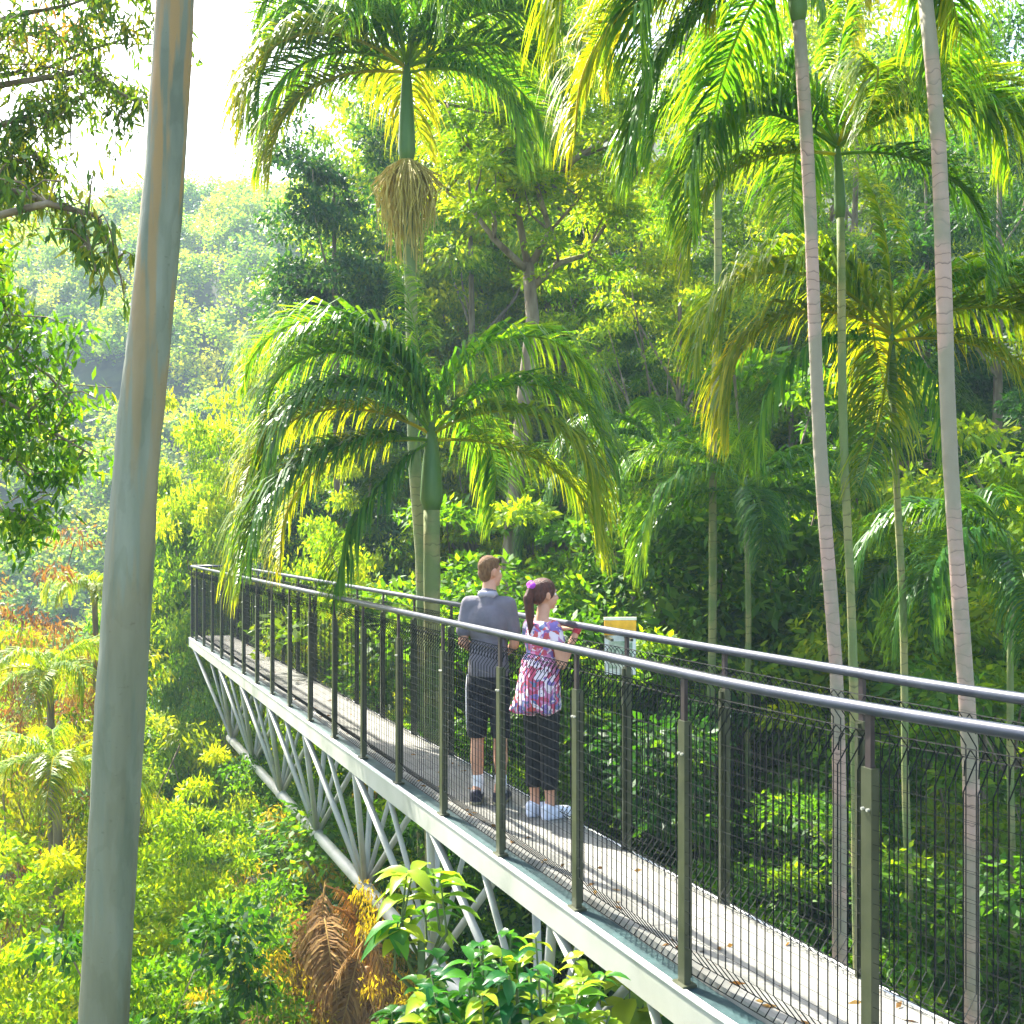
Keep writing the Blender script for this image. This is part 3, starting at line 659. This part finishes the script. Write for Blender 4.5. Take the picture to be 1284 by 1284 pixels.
def deck_mat():
    m, nt, N, L = new_mat('walkway decking')
    out = N.new('ShaderNodeOutputMaterial'); tc = N.new('ShaderNodeTexCoord')
    mp = N.new('ShaderNodeMapping'); mp.inputs['Rotation'].default_value = (0,0,-math.atan2(.418,1)); L.new(tc.outputs['Object'], mp.inputs[0])
    sx = N.new('ShaderNodeSeparateXYZ'); L.new(mp.outputs[0], sx.inputs[0])
    def frac(sock, f):
        a = N.new('ShaderNodeMath'); a.operation = 'MULTIPLY'; a.inputs[1].default_value = f; L.new(sock, a.inputs[0])
        b = N.new('ShaderNodeMath'); b.operation = 'FRACT'; L.new(a.outputs[0], b.inputs[0]); return b
    fy = frac(sx.outputs['Y'], 1/.965/2); ry = ramp(N, [(0,(.0,.0,.0)),(.012,(1,1,1))]); L.new(fy.outputs[0], ry.inputs[0])
    fx = frac(sx.outputs['X'], 30); rx = ramp(N, [(0,(.55,.55,.55)),(.25,(1,1,1)),(.8,(1,1,1)),(1,(.6,.6,.6))]); L.new(fx.outputs[0], rx.inputs[0])
    n = N.new('ShaderNodeTexNoise'); n.inputs['Scale'].default_value = 3; n.inputs['Detail'].default_value = 8; L.new(tc.outputs['Object'], n.inputs[0])
    r = ramp(N, [(.3,(.135,.135,.115)),(.55,(.19,.188,.162)),(.75,(.24,.237,.205))]); L.new(n.outputs[0], r.inputs[0])
    m1 = N.new('ShaderNodeMix'); m1.data_type='RGBA'; m1.blend_type='MULTIPLY'; m1.inputs['Factor'].default_value=.35; L.new(r.outputs[0], m1.inputs['A']); L.new(rx.outputs[0], m1.inputs['B'])
    m2 = N.new('ShaderNodeMix'); m2.data_type='RGBA'; m2.blend_type='MULTIPLY'; m2.inputs['Factor'].default_value=.6; L.new(m1.outputs['Result'], m2.inputs['A']); L.new(ry.outputs[0], m2.inputs['B'])
    # fallen leaf specks
    v = N.new('ShaderNodeTexNoise'); v.inputs['Scale'].default_value = 45; v.inputs['Detail'].default_value = 1; L.new(tc.outputs['Object'], v.inputs[0])
    rv = ramp(N, [(.70,(0,0,0)),(.74,(1,1,1))]); L.new(v.outputs[0], rv.inputs[0])
    m3 = N.new('ShaderNodeMix'); m3.data_type='RGBA'; m3.inputs['B'].default_value=(.16,.09,.04,1); L.new(rv.outputs[0], m3.inputs['Factor']); L.new(m2.outputs['Result'], m3.inputs['A'])
    p = N.new('ShaderNodeBsdfPrincipled'); p.inputs['Roughness'].default_value=.75; L.new(m3.outputs['Result'], p.inputs['Base Color'])
    b = N.new('ShaderNodeBump'); b.inputs['Strength'].default_value=.4; b.inputs['Distance'].default_value=.004; L.new(rx.outputs[0], b.inputs['Height']); L.new(b.outputs[0], p.inputs['Normal'])
    L.new(p.outputs[0], out.inputs[0]); return m
sweep(rect(.10, WID+.02, DZ-.05, DZ), deck_mat(), 'deck')
for a, s in ((0, 1), (WID+.06, -1)):
    sweep([(a-.045*s, BZ-.165), (a+.02*s, BZ-.165), (a+.02*s, BZ-.012), (a-.045*s, BZ-.012)], M['galv'], 'edge_beam')
    sweep([(a-.052*s, BZ-.010), (a-.022*s, BZ-.010), (a-.022*s, BZ+.003), (a-.052*s, BZ+.003)], M['galvw'], 'beam_lip')
sweep(rect(-.020, .098, BZ-.03, BZ-.004), M['gutter'], 'channel')
# end plate
mb = MB(); a = edge(YEND+.03, -.045, 0)-WO; b = edge(YEND+.03, WID+.1, 0)-WO
mb.box(((a[0]+b[0])/2, a[1], BZ-.085-DZ), ((b[0]-a[0])/2, .025, .085)); link('end_beam', mb.build('end beam'), M['galv'], walk)

# handrails
for lat in (.0, WID+.04):
    mb = MB(); mb.tube([edge(y, lat, RZ)-WO for y in fine], .0225, 12); link('handrail', mb.build('handrail', True), M['rail'], walk)
mb = MB(); mb.tube([edge(YEND, .0, RZ)-WO, edge(YEND, WID+.04, RZ)-WO], .0225, 12); link('handrail', mb.build('end handrail', True), M['rail'], walk)

u3 = np.array([-.418, 1, 0])/math.hypot(.418, 1); n3 = np.array([u3[1], -u3[0], 0])
def post_mesh(s):
    """s = side the deck is on (+1 near fence)"""
    mb = MB(); ax = np.array([u3, n3, [0,0,1]])
    lo, hi = BZ-DZ, RZ-.20-DZ
    mb.box((0,0,(lo-.06+hi)/2), (.026, .016, (hi-lo+.06)/2), axes=ax)
    mb.box(np.array([0,0,(lo+.02+hi)/2])+n3*.02*s, (.010, .012, (hi-lo-.04)/2), axes=ax)
    mb.box((0,0,lo+.006), (.045, .035, .006), axes=ax)
    me = mb.build('post'); mb = MB(); mb.box(np.array([0,0,hi+.085]), (.014, .009, .098), axes=ax)
    head = mb.build('post head'); mb = MB()
    for d in (-.013, .013):
        c = np.array([0,0,hi-.14])+u3*d-n3*.022*s; mb.tube([c+n3*.008*s, c-n3*.004*s], .006, 6)
    return me, head, mb.build('bolts')
pm = {1: post_mesh(1), -1: post_mesh(-1)}
for y in ys:
    for lat, s in ((.0, 1), (WID+.04, -1)):
        q = edge(y, lat, DZ)-WO
        p = link('post', pm[s][0], M['post'], walk, tuple(q)); link('post_head', pm[s][1], M['postd'], p); link('bolts', pm[s][2], M['bolt'], p)

# welded mesh panels with a roll at top and bottom
prof = [(.030,.0),(.065,.045),(.030,.10),(-.012,.17)] 
def panel(p0, p1, s):
    d = p1-p0; L = np.linalg.norm(d[:2]); n = np.array([d[1], -d[0], 0])/L*s; mb = MB()
    H = RZ-.065-BZ
    P2 = [(.03,.045),(.065,.085),(-.008,.175),(-.008,H-.15),(.065,H-.055),(.03,H-.02),(.0,H-.055),(-.004,H-.10)]
    k = max(2, int(round(L/.05)))
    for i in range(1, k):
        q = p0+d*i/k; mb.tube([q+n*a+np.array([0,0,z]) for a, z in P2], .0030, 3, False)
    hs = list(np.arange(.175, H-.14, .05))
    for z in hs: q = n*-.0135; mb.tube([p0+q+np.array([0,0,z]), p1+q+np.array([0,0,z])], .0009, 3, False)
    for a, z in (P2[0], P2[1], P2[4], P2[5]):
        q = n*a+np.array([0,0,z]); mb.tube([p0+q, p1+q], .0026, 3, False)
    return mb.build('mesh panel')
cache = {}
for i in range(len(ys)-1):
    for lat, s in ((.0, 1), (WID+.04, -1)):
        a = edge(ys[i], lat, BZ); b = edge(ys[i+1], lat, BZ); key = (s, tuple(np.round(b-a, 3)))
        if key not in cache: cache[key] = panel(np.zeros(3), b-a, s)
        link('mesh_panel', cache[key], M['wire'], walk, tuple(a-WO))
a = edge(YEND-.03, .0, BZ); b = edge(YEND-.03, WID+.04, BZ); link('mesh_panel', panel(np.zeros(3), b-a, 1), M['wire'], walk, tuple(a-WO))

# triangular truss below
CZ = -3.44; CL = (WID+.06)/2
def cl(y): q = near(y); return np.array([q[0]+CL, y, CZ])-WO
yn = [18.6]+[18.6-1.93*k for k in range(1, 10)]
mb = MB(); mb.tube([cl(y) for y in [18.9]+yn[1:]], .062, 14); link('truss_chord', mb.build('truss chord', True), M['galv'], walk)
for y in yn[:-1]:
    mb = MB(); c = cl(y); d = cl(y-.2)-cl(y+.2); d /= np.linalg.norm(d); mb.tube([c-d*.10, c+d*.10], .069, 14); link('node_sleeve', mb.build('node sleeve', True), M['galv'], walk)
for i, y in enumerate(yn[:-1]):
    for lat in (.02, WID+.04):
        for dy in (-.965, .965):
            top = edge(y+dy if y+dy < YEND else YEND-.1, lat, BZ-.16)-WO
            if i == 0 and dy > 0: top = edge(YEND-.1, lat, BZ-.16)-WO
            mb = MB(); mb.tube([cl(y), top], .030, 10); link('truss_strut', mb.build('truss strut', True), M['galv'], walk)
        mb = MB(); mb.tube([cl(y), edge(y, lat, BZ-.16)-WO], .022, 8); link('truss_strut', mb.build('truss strut', True), M['galv'], walk)
for y in yn[:-1]:
    mb = MB(); a = edge(y, .0, BZ-.10)-WO; b = edge(y, WID+.06, BZ-.10)-WO; mb.box((a+b)/2, (abs(b[0]-a[0])/2, .03, .05)); link('cross_beam', mb.build('cross beam'), M['galv'], walk)
# supporting pier standing in the gully
for dx in (-1, 1):
    c = cl(7.02); mb = MB(); top = c; bt = np.array([c[0]+dx*.9, c[1], float(ground_z(c[0]+WO[0], 7.0))-.4-WO[2]])
    mb.tube([bt, top], .09, 14); link('pier_leg', mb.build('pier leg', True), M['galv'], walk)

def litter():
    n = 170; y = rng.uniform(1.5, 20.5, n); lat = np.where(rng.random(n) < .55, .12+.07*rng.random(n), rng.uniform(.12, .70, n))
    Pn = np.array([edge(a, b, DZ+.006) for a, b in zip(y, lat)]); D = rng.normal(size=(n,3)); D[:,2] = .05
    me = leaves_mesh('litter', Pn, D, .05*(.5+rng.random(n)), .022, rng.random(n))
    tag(link('leaf_litter', me, M['dead']), 'dry brown leaf litter lying on the walkway deck', 'leaf litter', kind='stuff')
litter()
# sign on the far handrail
def sign():
    y = 7.0; c = P(778, 774, y); o = empty('sign', (c.x, y, c.z), 'small information sign with yellow header and white panel fixed outside the far handrail', 'sign', rz=R(4))
    for nm, z0, z1, m, w in (('panel', -.36, -.115, flat('sign white', (.72,.74,.66), .4), .098), ('header', -.113, -.02, flat('sign yellow', (.80,.42,.03), .4), .100), ('top_strip', -.018, 0, flat('sign cream', (.75,.72,.5), .4), .103)):
        mb = MB(); mb.box((0, .01, (z0+z1)/2), (w, .008, (z1-z0)/2)); link(nm, mb.build(nm), m, o)
    mb = MB(); mb.box((0, -.002, -.235), (.075, .003, .085)); link('picture', mb.build('picture'), noise_mat('sign picture', [(.35,(.10,.25,.14)),(.5,(.45,.52,.36)),(.65,(.70,.70,.60))], 18, .4, bump=0), o)
    mb = MB()
    for dx in (-.06,.06): mb.box((dx, .03, -.17), (.012, .010, .16)); mb.box((dx-.03, -.10, -.12), (.008, .14, .008)); mb.box((dx-.03, -.10, -.25), (.008, .14, .008))
    link('bracket', mb.build('bracket'), M['post'], o)
sign()
exec_people = True
# ------------------------------------------------------------------ people
def blob(name, prims, voxel, smooth=6, fac=.5, zmin=None):
    """prims: ('e', centre, radii) or ('c', p0, p1, r0, r1[, flatten_y]) fused into one skin"""
    bm = bmesh.new()
    for p in prims:
        if p[0] == 'e':
            m = Matrix.Translation(Vector(p[1])) @ (p[3] if len(p) > 3 else Matrix.Identity(4)) @ Matrix.Diagonal((*p[2], 1))
            bmesh.ops.create_uvsphere(bm, u_segments=20, v_segments=14, radius=1, matrix=m)
        else:
            a, b, r0, r1 = Vector(p[1]), Vector(p[2]), p[3], p[4]; fy = p[5] if len(p) > 5 else 1
            d = (b-a); q = d.to_track_quat('Z', 'Y'); n = 7
            for rr, c in ((r0, a), (r1, b)):
                bmesh.ops.create_uvsphere(bm, u_segments=16, v_segments=10, radius=1, matrix=Matrix.Translation(c) @ Matrix.Diagonal((rr, rr*fy, rr, 1)))
            rings = []
            for c, rr in ((a, r0), (b, r1)):
                ring = []
                for k in range(16):
                    t = k*math.pi/8; v = q @ Vector((math.cos(t)*rr, math.sin(t)*rr, 0)); v.y *= fy; ring.append(bm.verts.new(c+v))
                rings.append(ring)
            for k in range(16):
                k2 = (k+1) % 16; bm.faces.new((rings[0][k], rings[0][k2], rings[1][k2], rings[1][k]))
            bm.faces.new(rings[0][::-1]); bm.faces.new(rings[1])
    me = bpy.data.meshes.new(name+' tmp'); bm.to_mesh(me); bm.free()
    o = bpy.data.objects.new(name+' tmp', me); C.objects.link(o)
    r = o.modifiers.new('r', 'REMESH'); r.mode = 'VOXEL'; r.voxel_size = voxel; r.use_smooth_shade = True
    if smooth: s = o.modifiers.new('s', 'SMOOTH'); s.iterations = smooth; s.factor = fac
    bpy.context.view_layer.update()
    res = bpy.data.meshes.new_from_object(o.evaluated_get(bpy.context.evaluated_depsgraph_get())); res.name = name
    if zmin is not None:
        for v in res.vertices:
            if v.co.z < zmin: v.co.z = zmin-.004*((zmin-v.co.z)/.1)
    bpy.data.objects.remove(o); bpy.data.meshes.remove(me)
    return res
def rotz(a): return Matrix.Rotation(a, 4, 'Z')
def hand(wrist, fwd, palm_n, s=1, curl=.5, side=1):
    """palm + five separate bent fingers; fwd = towards the fingertips, palm_n = palm normal, side = thumb side sign"""
    f = Vector(fwd).normalized(); n = Vector(palm_n); n = (n-f*n.dot(f)).normalized(); w = f.cross(n)*side; o = Vector(wrist); L = []
    L.append(('c', o, o+f*.045*s, .021*s, .023*s))
    for k in range(4): L.append(('c', o+f*.03*s+w*(.024-.016*k)*s, o+f*.075*s+w*(.028-.0185*k)*s, .0125*s, .0115*s))
    for k, l in enumerate((.068, .076, .070, .054)):
        a = o+f*.078*s+w*(.029-.0195*k)*s; d1 = (f+n*curl*.5).normalized(); d2 = (f+n*curl*1.4).normalized(); d3 = (f*.6+n*curl*2.2).normalized()
        b = a+d1*l*.45*s; c = b+d2*l*.32*s; e = c+d3*l*.26*s
        L += [('c', a, b, .0095*s, .0088*s), ('c', b, c, .0088*s, .008*s), ('c', c, e, .008*s, .0065*s)]
    a = o+f*.02*s+w*.028*s; b = a+(f*.6+w*.8+n*.3).normalized()*.036*s; c = b+(f*.9+w*.25+n*.45).normalized()*.03*s
    L += [('c', a, b, .0125*s, .0105*s), ('c', b, c, .0105*s, .0085*s)]
    return L
def head_prims(c, yaw, s=1, fem=False):
    """head facing +y rotated by yaw; skull, jaw, nose, lips, brow, ears"""
    R4 = rotz(yaw); c = Vector(c); q = lambda x, y, z: c+R4 @ Vector((x*s, y*s, z*s))
    L = [('e', q(0,-.012,.022), (.073*s,.090*s,.086*s), R4), ('e', q(0,.028,-.035), (.056*s,.060*s,.070*s), R4), ('e', q(0,.062,-.082), (.026*s,.022*s,.020*s)),
         ('c', q(0,.082,.012), q(0,.102,-.026), .009*s, .014*s), ('e', q(0,.088,-.052), (.022*s,.012*s,.006*s), R4), ('e', q(0,.086,-.062), (.019*s,.012*s,.007*s), R4),
         ('e', q(0,.070,.030), (.050*s,.018*s,.012*s), R4), ('e', q(.033,.066,-.028), (.020*s,.020*s,.020*s)), ('e', q(-.033,.066,-.028), (.020*s,.020*s,.020*s))]
    for k in (-1, 1): L += [('e', q(k*.073,-.012,-.006), (.010*s,.020*s,.032*s), R4), ('e', q(k*.079,-.018,.008), (.008*s,.016*s,.018*s), R4)]
    return L, q
skin = noise_mat('warm skin', [(.3,(.46,.23,.14)),(.7,(.56,.30,.20))], 8, .5, bump=0)
def eyes(q, parent, s=1):
    for k in (-1, 1):
        me = blob('eyeball', [('e', q(k*.030,.0665,.004), (.0125*s,.0115*s,.0115*s))], .003, 1); e = link('eye', me, flat('eye white', (.75,.73,.70), .2), parent)
        me = blob('iris', [('e', q(k*.030,.078,.004), (.0055*s,.0025*s,.0055*s))], .0015, 0); link('iris', me, flat('dark iris', (.06,.035,.02), .2), e)

def man():
    x, y = -.165, 7.85; o = empty('person', (x, y, DZ), 'person in grey polo shirt and dark shorts seen from behind on the walkway', 'person', 'visitors on the walkway', R(-12)); o.scale = (.90, .95, 1)
    B = [('c', (-.085,0,.10), (-.088,-.012,.30), .036,.050), ('c', (-.088,-.012,.30), (-.086,-.004,.46), .055,.052), ('c', (-.086,-.004,.46), (-.082,0,.84), .056,.080),
         ('c', (.095,.02,.10), (.096,.008,.30), .036,.050), ('c', (.096,.008,.30), (.092,.014,.46), .055,.052), ('c', (.092,.014,.46), (.082,0,.84), .056,.080),
         ('e', (0,0,.90), (.138,.090,.12)), ('e', (0,.005,1.06), (.135,.098,.17)), ('e', (0,0,1.27), (.160,.105,.17)), ('c', (-.13,0,1.40), (.13,0,1.40), .055,.055),
         ('c', (0,-.005,1.40), (.005,.012,1.54), .062,.055)]
    for k, fy in ((-1,.03), (1,.09)): B += [('c', (k*(.088),-.035+.01*k,.045), (k*.108,.14,.035), .042,.032), ('c', (k*.088,-.03,.09), (k*.09,0,.14), .04,.036)]
    # arms: elbows bent, both hands brought forward to the waist
    B += [('c', (-.170,0,1.385), (-.198,-.03,1.13), .047,.038), ('c', (-.198,-.03,1.13), (-.10,.19,1.03), .037,.026)]
    B += [('c', (.170,0,1.385), (.205,.01,1.12), .047,.038), ('c', (.205,.01,1.12), (.10,.215,1.04), .037,.026)]
    B += hand((-.10,.19,1.03), (.75,.55,.05), (.2,.2,-1), 1, .5, 1)+hand((.10,.215,1.04), (-.75,.5,.1), (0,.3,-1), 1, .6, -1)
    hp, q = head_prims((.012,.015,1.625), R(-38)); B += hp
    body = link('body', blob('man body', B, .006, 5), skin, o)
    eyes(q, body)
    # polo shirt
    S = [('e', (0,0,.965), (.163,.120,.10)), ('e', (0,.005,1.08), (.155,.116,.18)), ('e', (0,-.002,1.27), (.178,.122,.175)), ('c', (-.135,0,1.395), (.135,0,1.395), .064,.064), ('c', (0,-.004,1.40), (0,.003,1.47), .085,.068),
         ('c', (-.160,0,1.395), (-.196,-.018,1.215), .062,.060), ('c', (.160,0,1.395), (.200,.004,1.20), .062,.060), ('c', (0,0,.93), (0,0,1.0), .166,.160,.80)]
    link('polo_shirt', blob('polo shirt', S, .008, 8, zmin=.90), noise_mat('grey mauve cotton', [(.3,(.115,.11,.128)),(.7,(.165,.155,.18))], 9, .9, bump=.5, bscale=14), o)
    me = blob('collar', [('c', (-.05,-.050,1.472), (.05,-.050,1.472), .025,.025), ('c', (-.062,-.03,1.475), (-.05,.06,1.455), .018,.016), ('c', (.062,-.03,1.475), (.05,.06,1.455), .018,.016)], .005, 3)
    link('collar', me, flat('collar painted sunlit', (.34,.32,.37), .8), o)  # lighter than the shirt: sunlight on the collar put into its colour
    # shorts
    H = [('e', (0,-.004,.875), (.158,.118,.105)), ('c', (-.084,0,.84), (-.090,-.002,.50), .092,.080), ('c', (.084,0,.84), (.096,.012,.50), .092,.080)]
    sm = blob('shorts', H, .008, 6, zmin=.465); 
    sh = link('shorts', sm, noise_mat('dark shorts cloth', [(.3,(.012,.013,.018)),(.7,(.026,.028,.036))], 8, .85, bump=.5, bscale=12), o)
    mb = MB(); mb.tube([(-.168,.0,.90), (-.176,-.002,.80), (-.175,-.002,.65), (-.171,-.002,.50)], .008, 6); link('side_stripe', mb.build('stripe', True), flat('white piping', (.7,.7,.75), .7), sh)
    for k, fx, fy in ((-1,-.085,0), (1,.095,.02)):
        link('sock', blob('sock', [('c', (fx,fy-.01,.09), (fx,fy-.006,.185), .043,.048), ('e', (fx,fy-.01,.08), (.045,.05,.03))], .006, 3), flat('white sock', (.72,.72,.74), .9), o)
        yy = -.035+.01*k; c = k*.09
        s = link('shoe', blob('shoe', [('c', (c,yy,.055), (k*.11,.15,.040), .049,.038), ('e', (c,yy,.075), (.046,.052,.035)), ('c', (c,yy,.028), (k*.11,.16,.026), .046,.034)], .006, 3), flat('dark trainer', (.03,.03,.045), .6), o)
        mb = MB(); 
        link('sole', blob('sole', [('c', (c,yy,.016), (k*.112,.16,.016), .049,.037)], .005, 2), flat('olive sole', (.22,.20,.12), .8), s).scale = (1,1,.6)
    # short hair on the skull
    R4 = rotz(R(-38)); L = [('e', q(0,-.020,.040), (.077,.090,.080), R4), ('e', q(0,-.055,.0), (.066,.050,.070), R4), ('e', q(0,.03,.075), (.055,.045,.030), R4)]
    link('hair', blob('short hair', L, .006, 3), noise_mat('sandy brown hair', [(.3,(.10,.05,.02)),(.7,(.22,.12,.05))], 60, .8, bump=.8, stretch=(1,1,.4)), o)
def woman():
    x, y = .195, 7.46; o = empty('person', (x, y, DZ), 'person in floral pink top and black trousers leaning on the far handrail', 'person', 'visitors on the walkway', R(-52))
    # local frame: faces +y, which the rotation turns to the right and away
    B = [('c', (-.060,0,.09), (-.062,-.012,.28), .030,.044), ('c', (-.062,-.012,.28), (-.062,0,.44), .046,.046), ('c', (-.062,0,.44), (-.07,0,.80), .050,.076),
         ('c', (.060,.03,.09), (.062,.02,.28), .030,.044), ('c', (.062,.02,.28), (.062,.022,.44), .046,.046), ('c', (.062,.022,.44), (.07,0,.80), .050,.076),
         ('e', (0,-.01,.86), (.128,.095,.11)), ('e', (0,0,1.02), (.110,.082,.15)), ('e', (0,.006,1.18), (.125,.090,.15)), ('c', (-.105,.005,1.285), (.105,.005,1.285), .043,.043),
         ('e', (-.05,.075,1.18), (.05,.045,.05)), ('e', (.05,.075,1.18), (.05,.045,.05)), ('c', (0,.0,1.29), (0,.022,1.40), .046,.043)]
    for k, fy in ((-1,0), (1,.03)): B += [('c', (k*.062,-.03+fy,.04), (k*.075,.12+fy,.032), .034,.027), ('c', (k*.061,-.02+fy,.07), (k*.061,fy,.13), .032,.03)]
    # right arm (towards the camera): elbow down, forearm raised, hand on the rail
    B += [('c', (.135,.01,1.275), (.175,.03,1.03), .039,.032), ('c', (.175,.03,1.03), (.165,.19,1.275), .032,.021)]
    B += hand((.165,.19,1.275), (-.1,1,.15), (0,.1,-1), .9, .45, -1)
    B += [('c', (-.135,.01,1.275), (-.165,.10,1.07), .039,.032), ('c', (-.165,.10,1.07), (-.10,.24,1.24), .032,.021)]
    B += hand((-.10,.24,1.24), (.3,1,.0), (0,.1,-1), .9, .5, 1)
    hp, q = head_prims((.0,.03,1.485), R(-8), .95, True); B += hp
    body = link('body', blob('woman body', B, .006, 5), skin, o)
    eyes(q, body, .95)
    m, nt, N, L_ = new_mat('floral print cloth')
    out = N.new('ShaderNodeOutputMaterial'); tc = N.new('ShaderNodeTexCoord'); v = N.new('ShaderNodeTexVoronoi'); v.inputs['Scale'].default_value = 26
    nz = N.new('ShaderNodeTexNoise'); nz.inputs['Scale'].default_value = 9; ad = N.new('ShaderNodeVectorMath'); ad.operation = 'MULTIPLY_ADD'; ad.inputs[1].default_value = (.25,.25,.25)
    L_.new(tc.outputs['Object'], nz.inputs[0]); L_.new(nz.outputs['Color'], ad.inputs[0]); L_.new(tc.outputs['Object'], ad.inputs[2]); L_.new(ad.outputs[0], v.inputs['Vector'])
    sp = N.new('ShaderNodeSeparateColor'); L_.new(v.outputs['Color'], sp.inputs[0])
    r = ramp(N, [(0,(.42,.06,.12)),(.17,(.45,.16,.30)),(.32,(.18,.12,.34)),(.46,(.66,.56,.62)),(.68,(.44,.07,.07)),(.80,(.10,.14,.26)),(.9,(.60,.50,.56))]); r.color_ramp.interpolation = 'CONSTANT'
    L_.new(sp.outputs[0], r.inputs[0]); p = N.new('ShaderNodeBsdfPrincipled'); p.inputs['Roughness'].default_value = .85; L_.new(r.outputs[0], p.inputs['Base Color']); L_.new(p.outputs[0], out.inputs[0])
    S = [('c', (-.09,.005,1.275), (.09,.005,1.275), .050,.050), ('e', (0,.006,1.18), (.138,.102,.15)), ('e', (0,0,1.03), (.128,.100,.17)), ('e', (-.05,.08,1.18), (.055,.045,.055)), ('e', (.05,.08,1.18), (.055,.045,.055)),
         ('c', (0,-.01,1.0), (0,-.035,.76), .142,.178,.88), ('c', (-.02,-.07,.85), (-.04,-.125,.72), .08,.085)]
    S += [('c', (-.118,.006,1.27), (-.150,.018,1.19), .056,.052), ('c', (.118,.006,1.27), (.152,.014,1.19), .056,.052)]
    me = blob('tunic', S, .008, 5)
    for vtx in me.vertices:
        if vtx.co.z < .95:
            a = math.atan2(vtx.co.y, vtx.co.x); f = (.95-vtx.co.z)/.3; k = 1+.055*f*math.sin(a*9); vtx.co.x *= k; vtx.co.y *= k
            if vtx.co.z < .73: vtx.co.z = .73-(.73-vtx.co.z)*.25+.012*math.sin(a*5)
    link('tunic_top', me, m, o)
    link('trousers', blob('trousers', [('e', (0,-.01,.86), (.140,.110,.11)), ('c', (-.068,-.002,.80), (-.064,-.004,.44), .086,.064), ('c', (-.064,-.004,.44), (-.062,-.012,.22), .064,.056),
         ('c', (.068,.0,.80), (.064,.02,.44), .086,.064), ('c', (.064,.02,.44), (.062,.018,.22), .064,.056)], .008, 4, zmin=.2), noise_mat('black cloth', [(.3,(.010,.011,.012)),(.7,(.022,.024,.026))], 8, .85, bump=.5, bscale=12), o)
    for k, fy in ((-1,0), (1,.03)):
        s = link('shoe', blob('trainer', [('c', (k*.062,-.03+fy,.050), (k*.077,.13+fy,.038), .042,.034), ('e', (k*.062,-.028+fy,.072), (.040,.046,.034)), ('c', (k*.062,-.03+fy,.022), (k*.077,.14+fy,.022), .041,.031)], .006, 3), flat('pale trainer', (.62,.64,.72), .6), o)
    R4 = rotz(R(-8)); H = [('e', q(0,-.020,.042), (.080,.094,.076), R4), ('e', q(0,-.06,.005), (.070,.050,.070), R4), ('e', q(.05,-.005,.02), (.032,.05,.05), R4), ('e', q(-.05,-.005,.02), (.032,.05,.05), R4),
         ('c', q(0,-.105,.05), q(0,-.135,-.02), .030,.032), ('c', q(0,-.135,-.02), q(0,-.120,-.14), .034,.030), ('c', q(0,-.120,-.14), q(.0,-.115,-.30), .030,.010)]
    hr = link('hair', blob('ponytail hair', H, .006, 3), noise_mat('dark auburn hair', [(.3,(.035,.012,.010)),(.7,(.11,.035,.02))], 50, .55, bump=.8, stretch=(1,1,.3)), o)
    link('hair_tie', blob('hair tie', [('e', q(0,-.108,.052), (.030,.028,.030)), ('e', q(.022,-.112,.070), (.022,.02,.022)), ('e', q(-.022,-.112,.072), (.022,.02,.022)), ('e', q(.0,-.112,.082), (.022,.02,.02))], .004, 1), flat('purple scrunchie', (.42,.06,.50), .7), hr)
    link('wristwatch', blob('watch', [('c', (.168,.165,1.242), (.167,.175,1.256), .0265,.0265)], .004, 1), flat('red strap', (.45,.03,.05), .5), o)
man(); woman()

# ------------------------------------------------------------------ camera, sky, sun
cam = bpy.data.cameras.new('camera'); co = bpy.data.objects.new('camera', cam); C.objects.link(co)
cam.sensor_width = 36; cam.lens = 36*F/1284; cam.shift_y = (HY-642)/1284; cam.clip_end = 3000; cam.clip_start = .05
co.location = (0,0,0); co.rotation_euler = (R(90), 0, 0); bpy.context.scene.camera = co
S = Vector((-.62*math.cos(R(48)), .785*math.cos(R(48)), math.sin(R(48)))).normalized()
elev = math.asin(S.z); az = math.atan2(S.x, S.y)
sun = bpy.data.lights.new('sun', 'SUN'); sun.energy = 5; sun.angle = R(.53); sun.color = (1,.95,.84)
so = bpy.data.objects.new('sun', sun); C.objects.link(so); so.rotation_euler = S.to_track_quat('Z', 'Y').to_euler()
sc = bpy.context.scene
w = bpy.data.worlds.new('World'); sc.world = w; w.use_nodes = True; nt = w.node_tree
bg = nt.nodes['Background']; sky = nt.nodes.new('ShaderNodeTexSky'); sky.sky_type = 'NISHITA'; sky.sun_disc = False
sky.sun_elevation = elev; sky.sun_rotation = az; sky.dust_density = 3.5; sky.air_density = 1.0; sky.ozone_density = .6
nt.links.new(sky.outputs[0], bg.inputs[0]); bg.inputs[1].default_value = .15
# pale air
HAZE = True
if HAZE:
    mb = MB(); lo, hi = np.array([-760,-520,-40.]), np.array([760,960,60.]); mb.box((lo+hi)/2, (hi-lo)/2)
    m, nt2, N, L = new_mat('haze'); out = N.new('ShaderNodeOutputMaterial'); v = N.new('ShaderNodeVolumePrincipled')
    v.inputs['Color'].default_value = (.62,.82,1,1); v.inputs['Density'].default_value = .0011; v.inputs['Anisotropy'].default_value = .0; L.new(v.outputs[0], out.inputs['Volume'])
    tag(link('haze', mb.build('haze'), m), 'pale humid air over the valley', 'haze', kind='stuff')
sc.view_settings.view_transform = 'Standard'; sc.view_settings.look = 'None'; sc.view_settings.exposure = 2.35; sc.view_settings.gamma = 1
sc.cycles.use_denoising = True; sc.cycles.max_bounces = 7; sc.cycles.diffuse_bounces = 3; sc.cycles.glossy_bounces = 2; sc.cycles.transmission_bounces = 4; sc.cycles.volume_bounces = 0
sc.cycles.use_adaptive_sampling = True; sc.cycles.adaptive_threshold = .02; sc.cycles.sample_clamp_indirect = 6
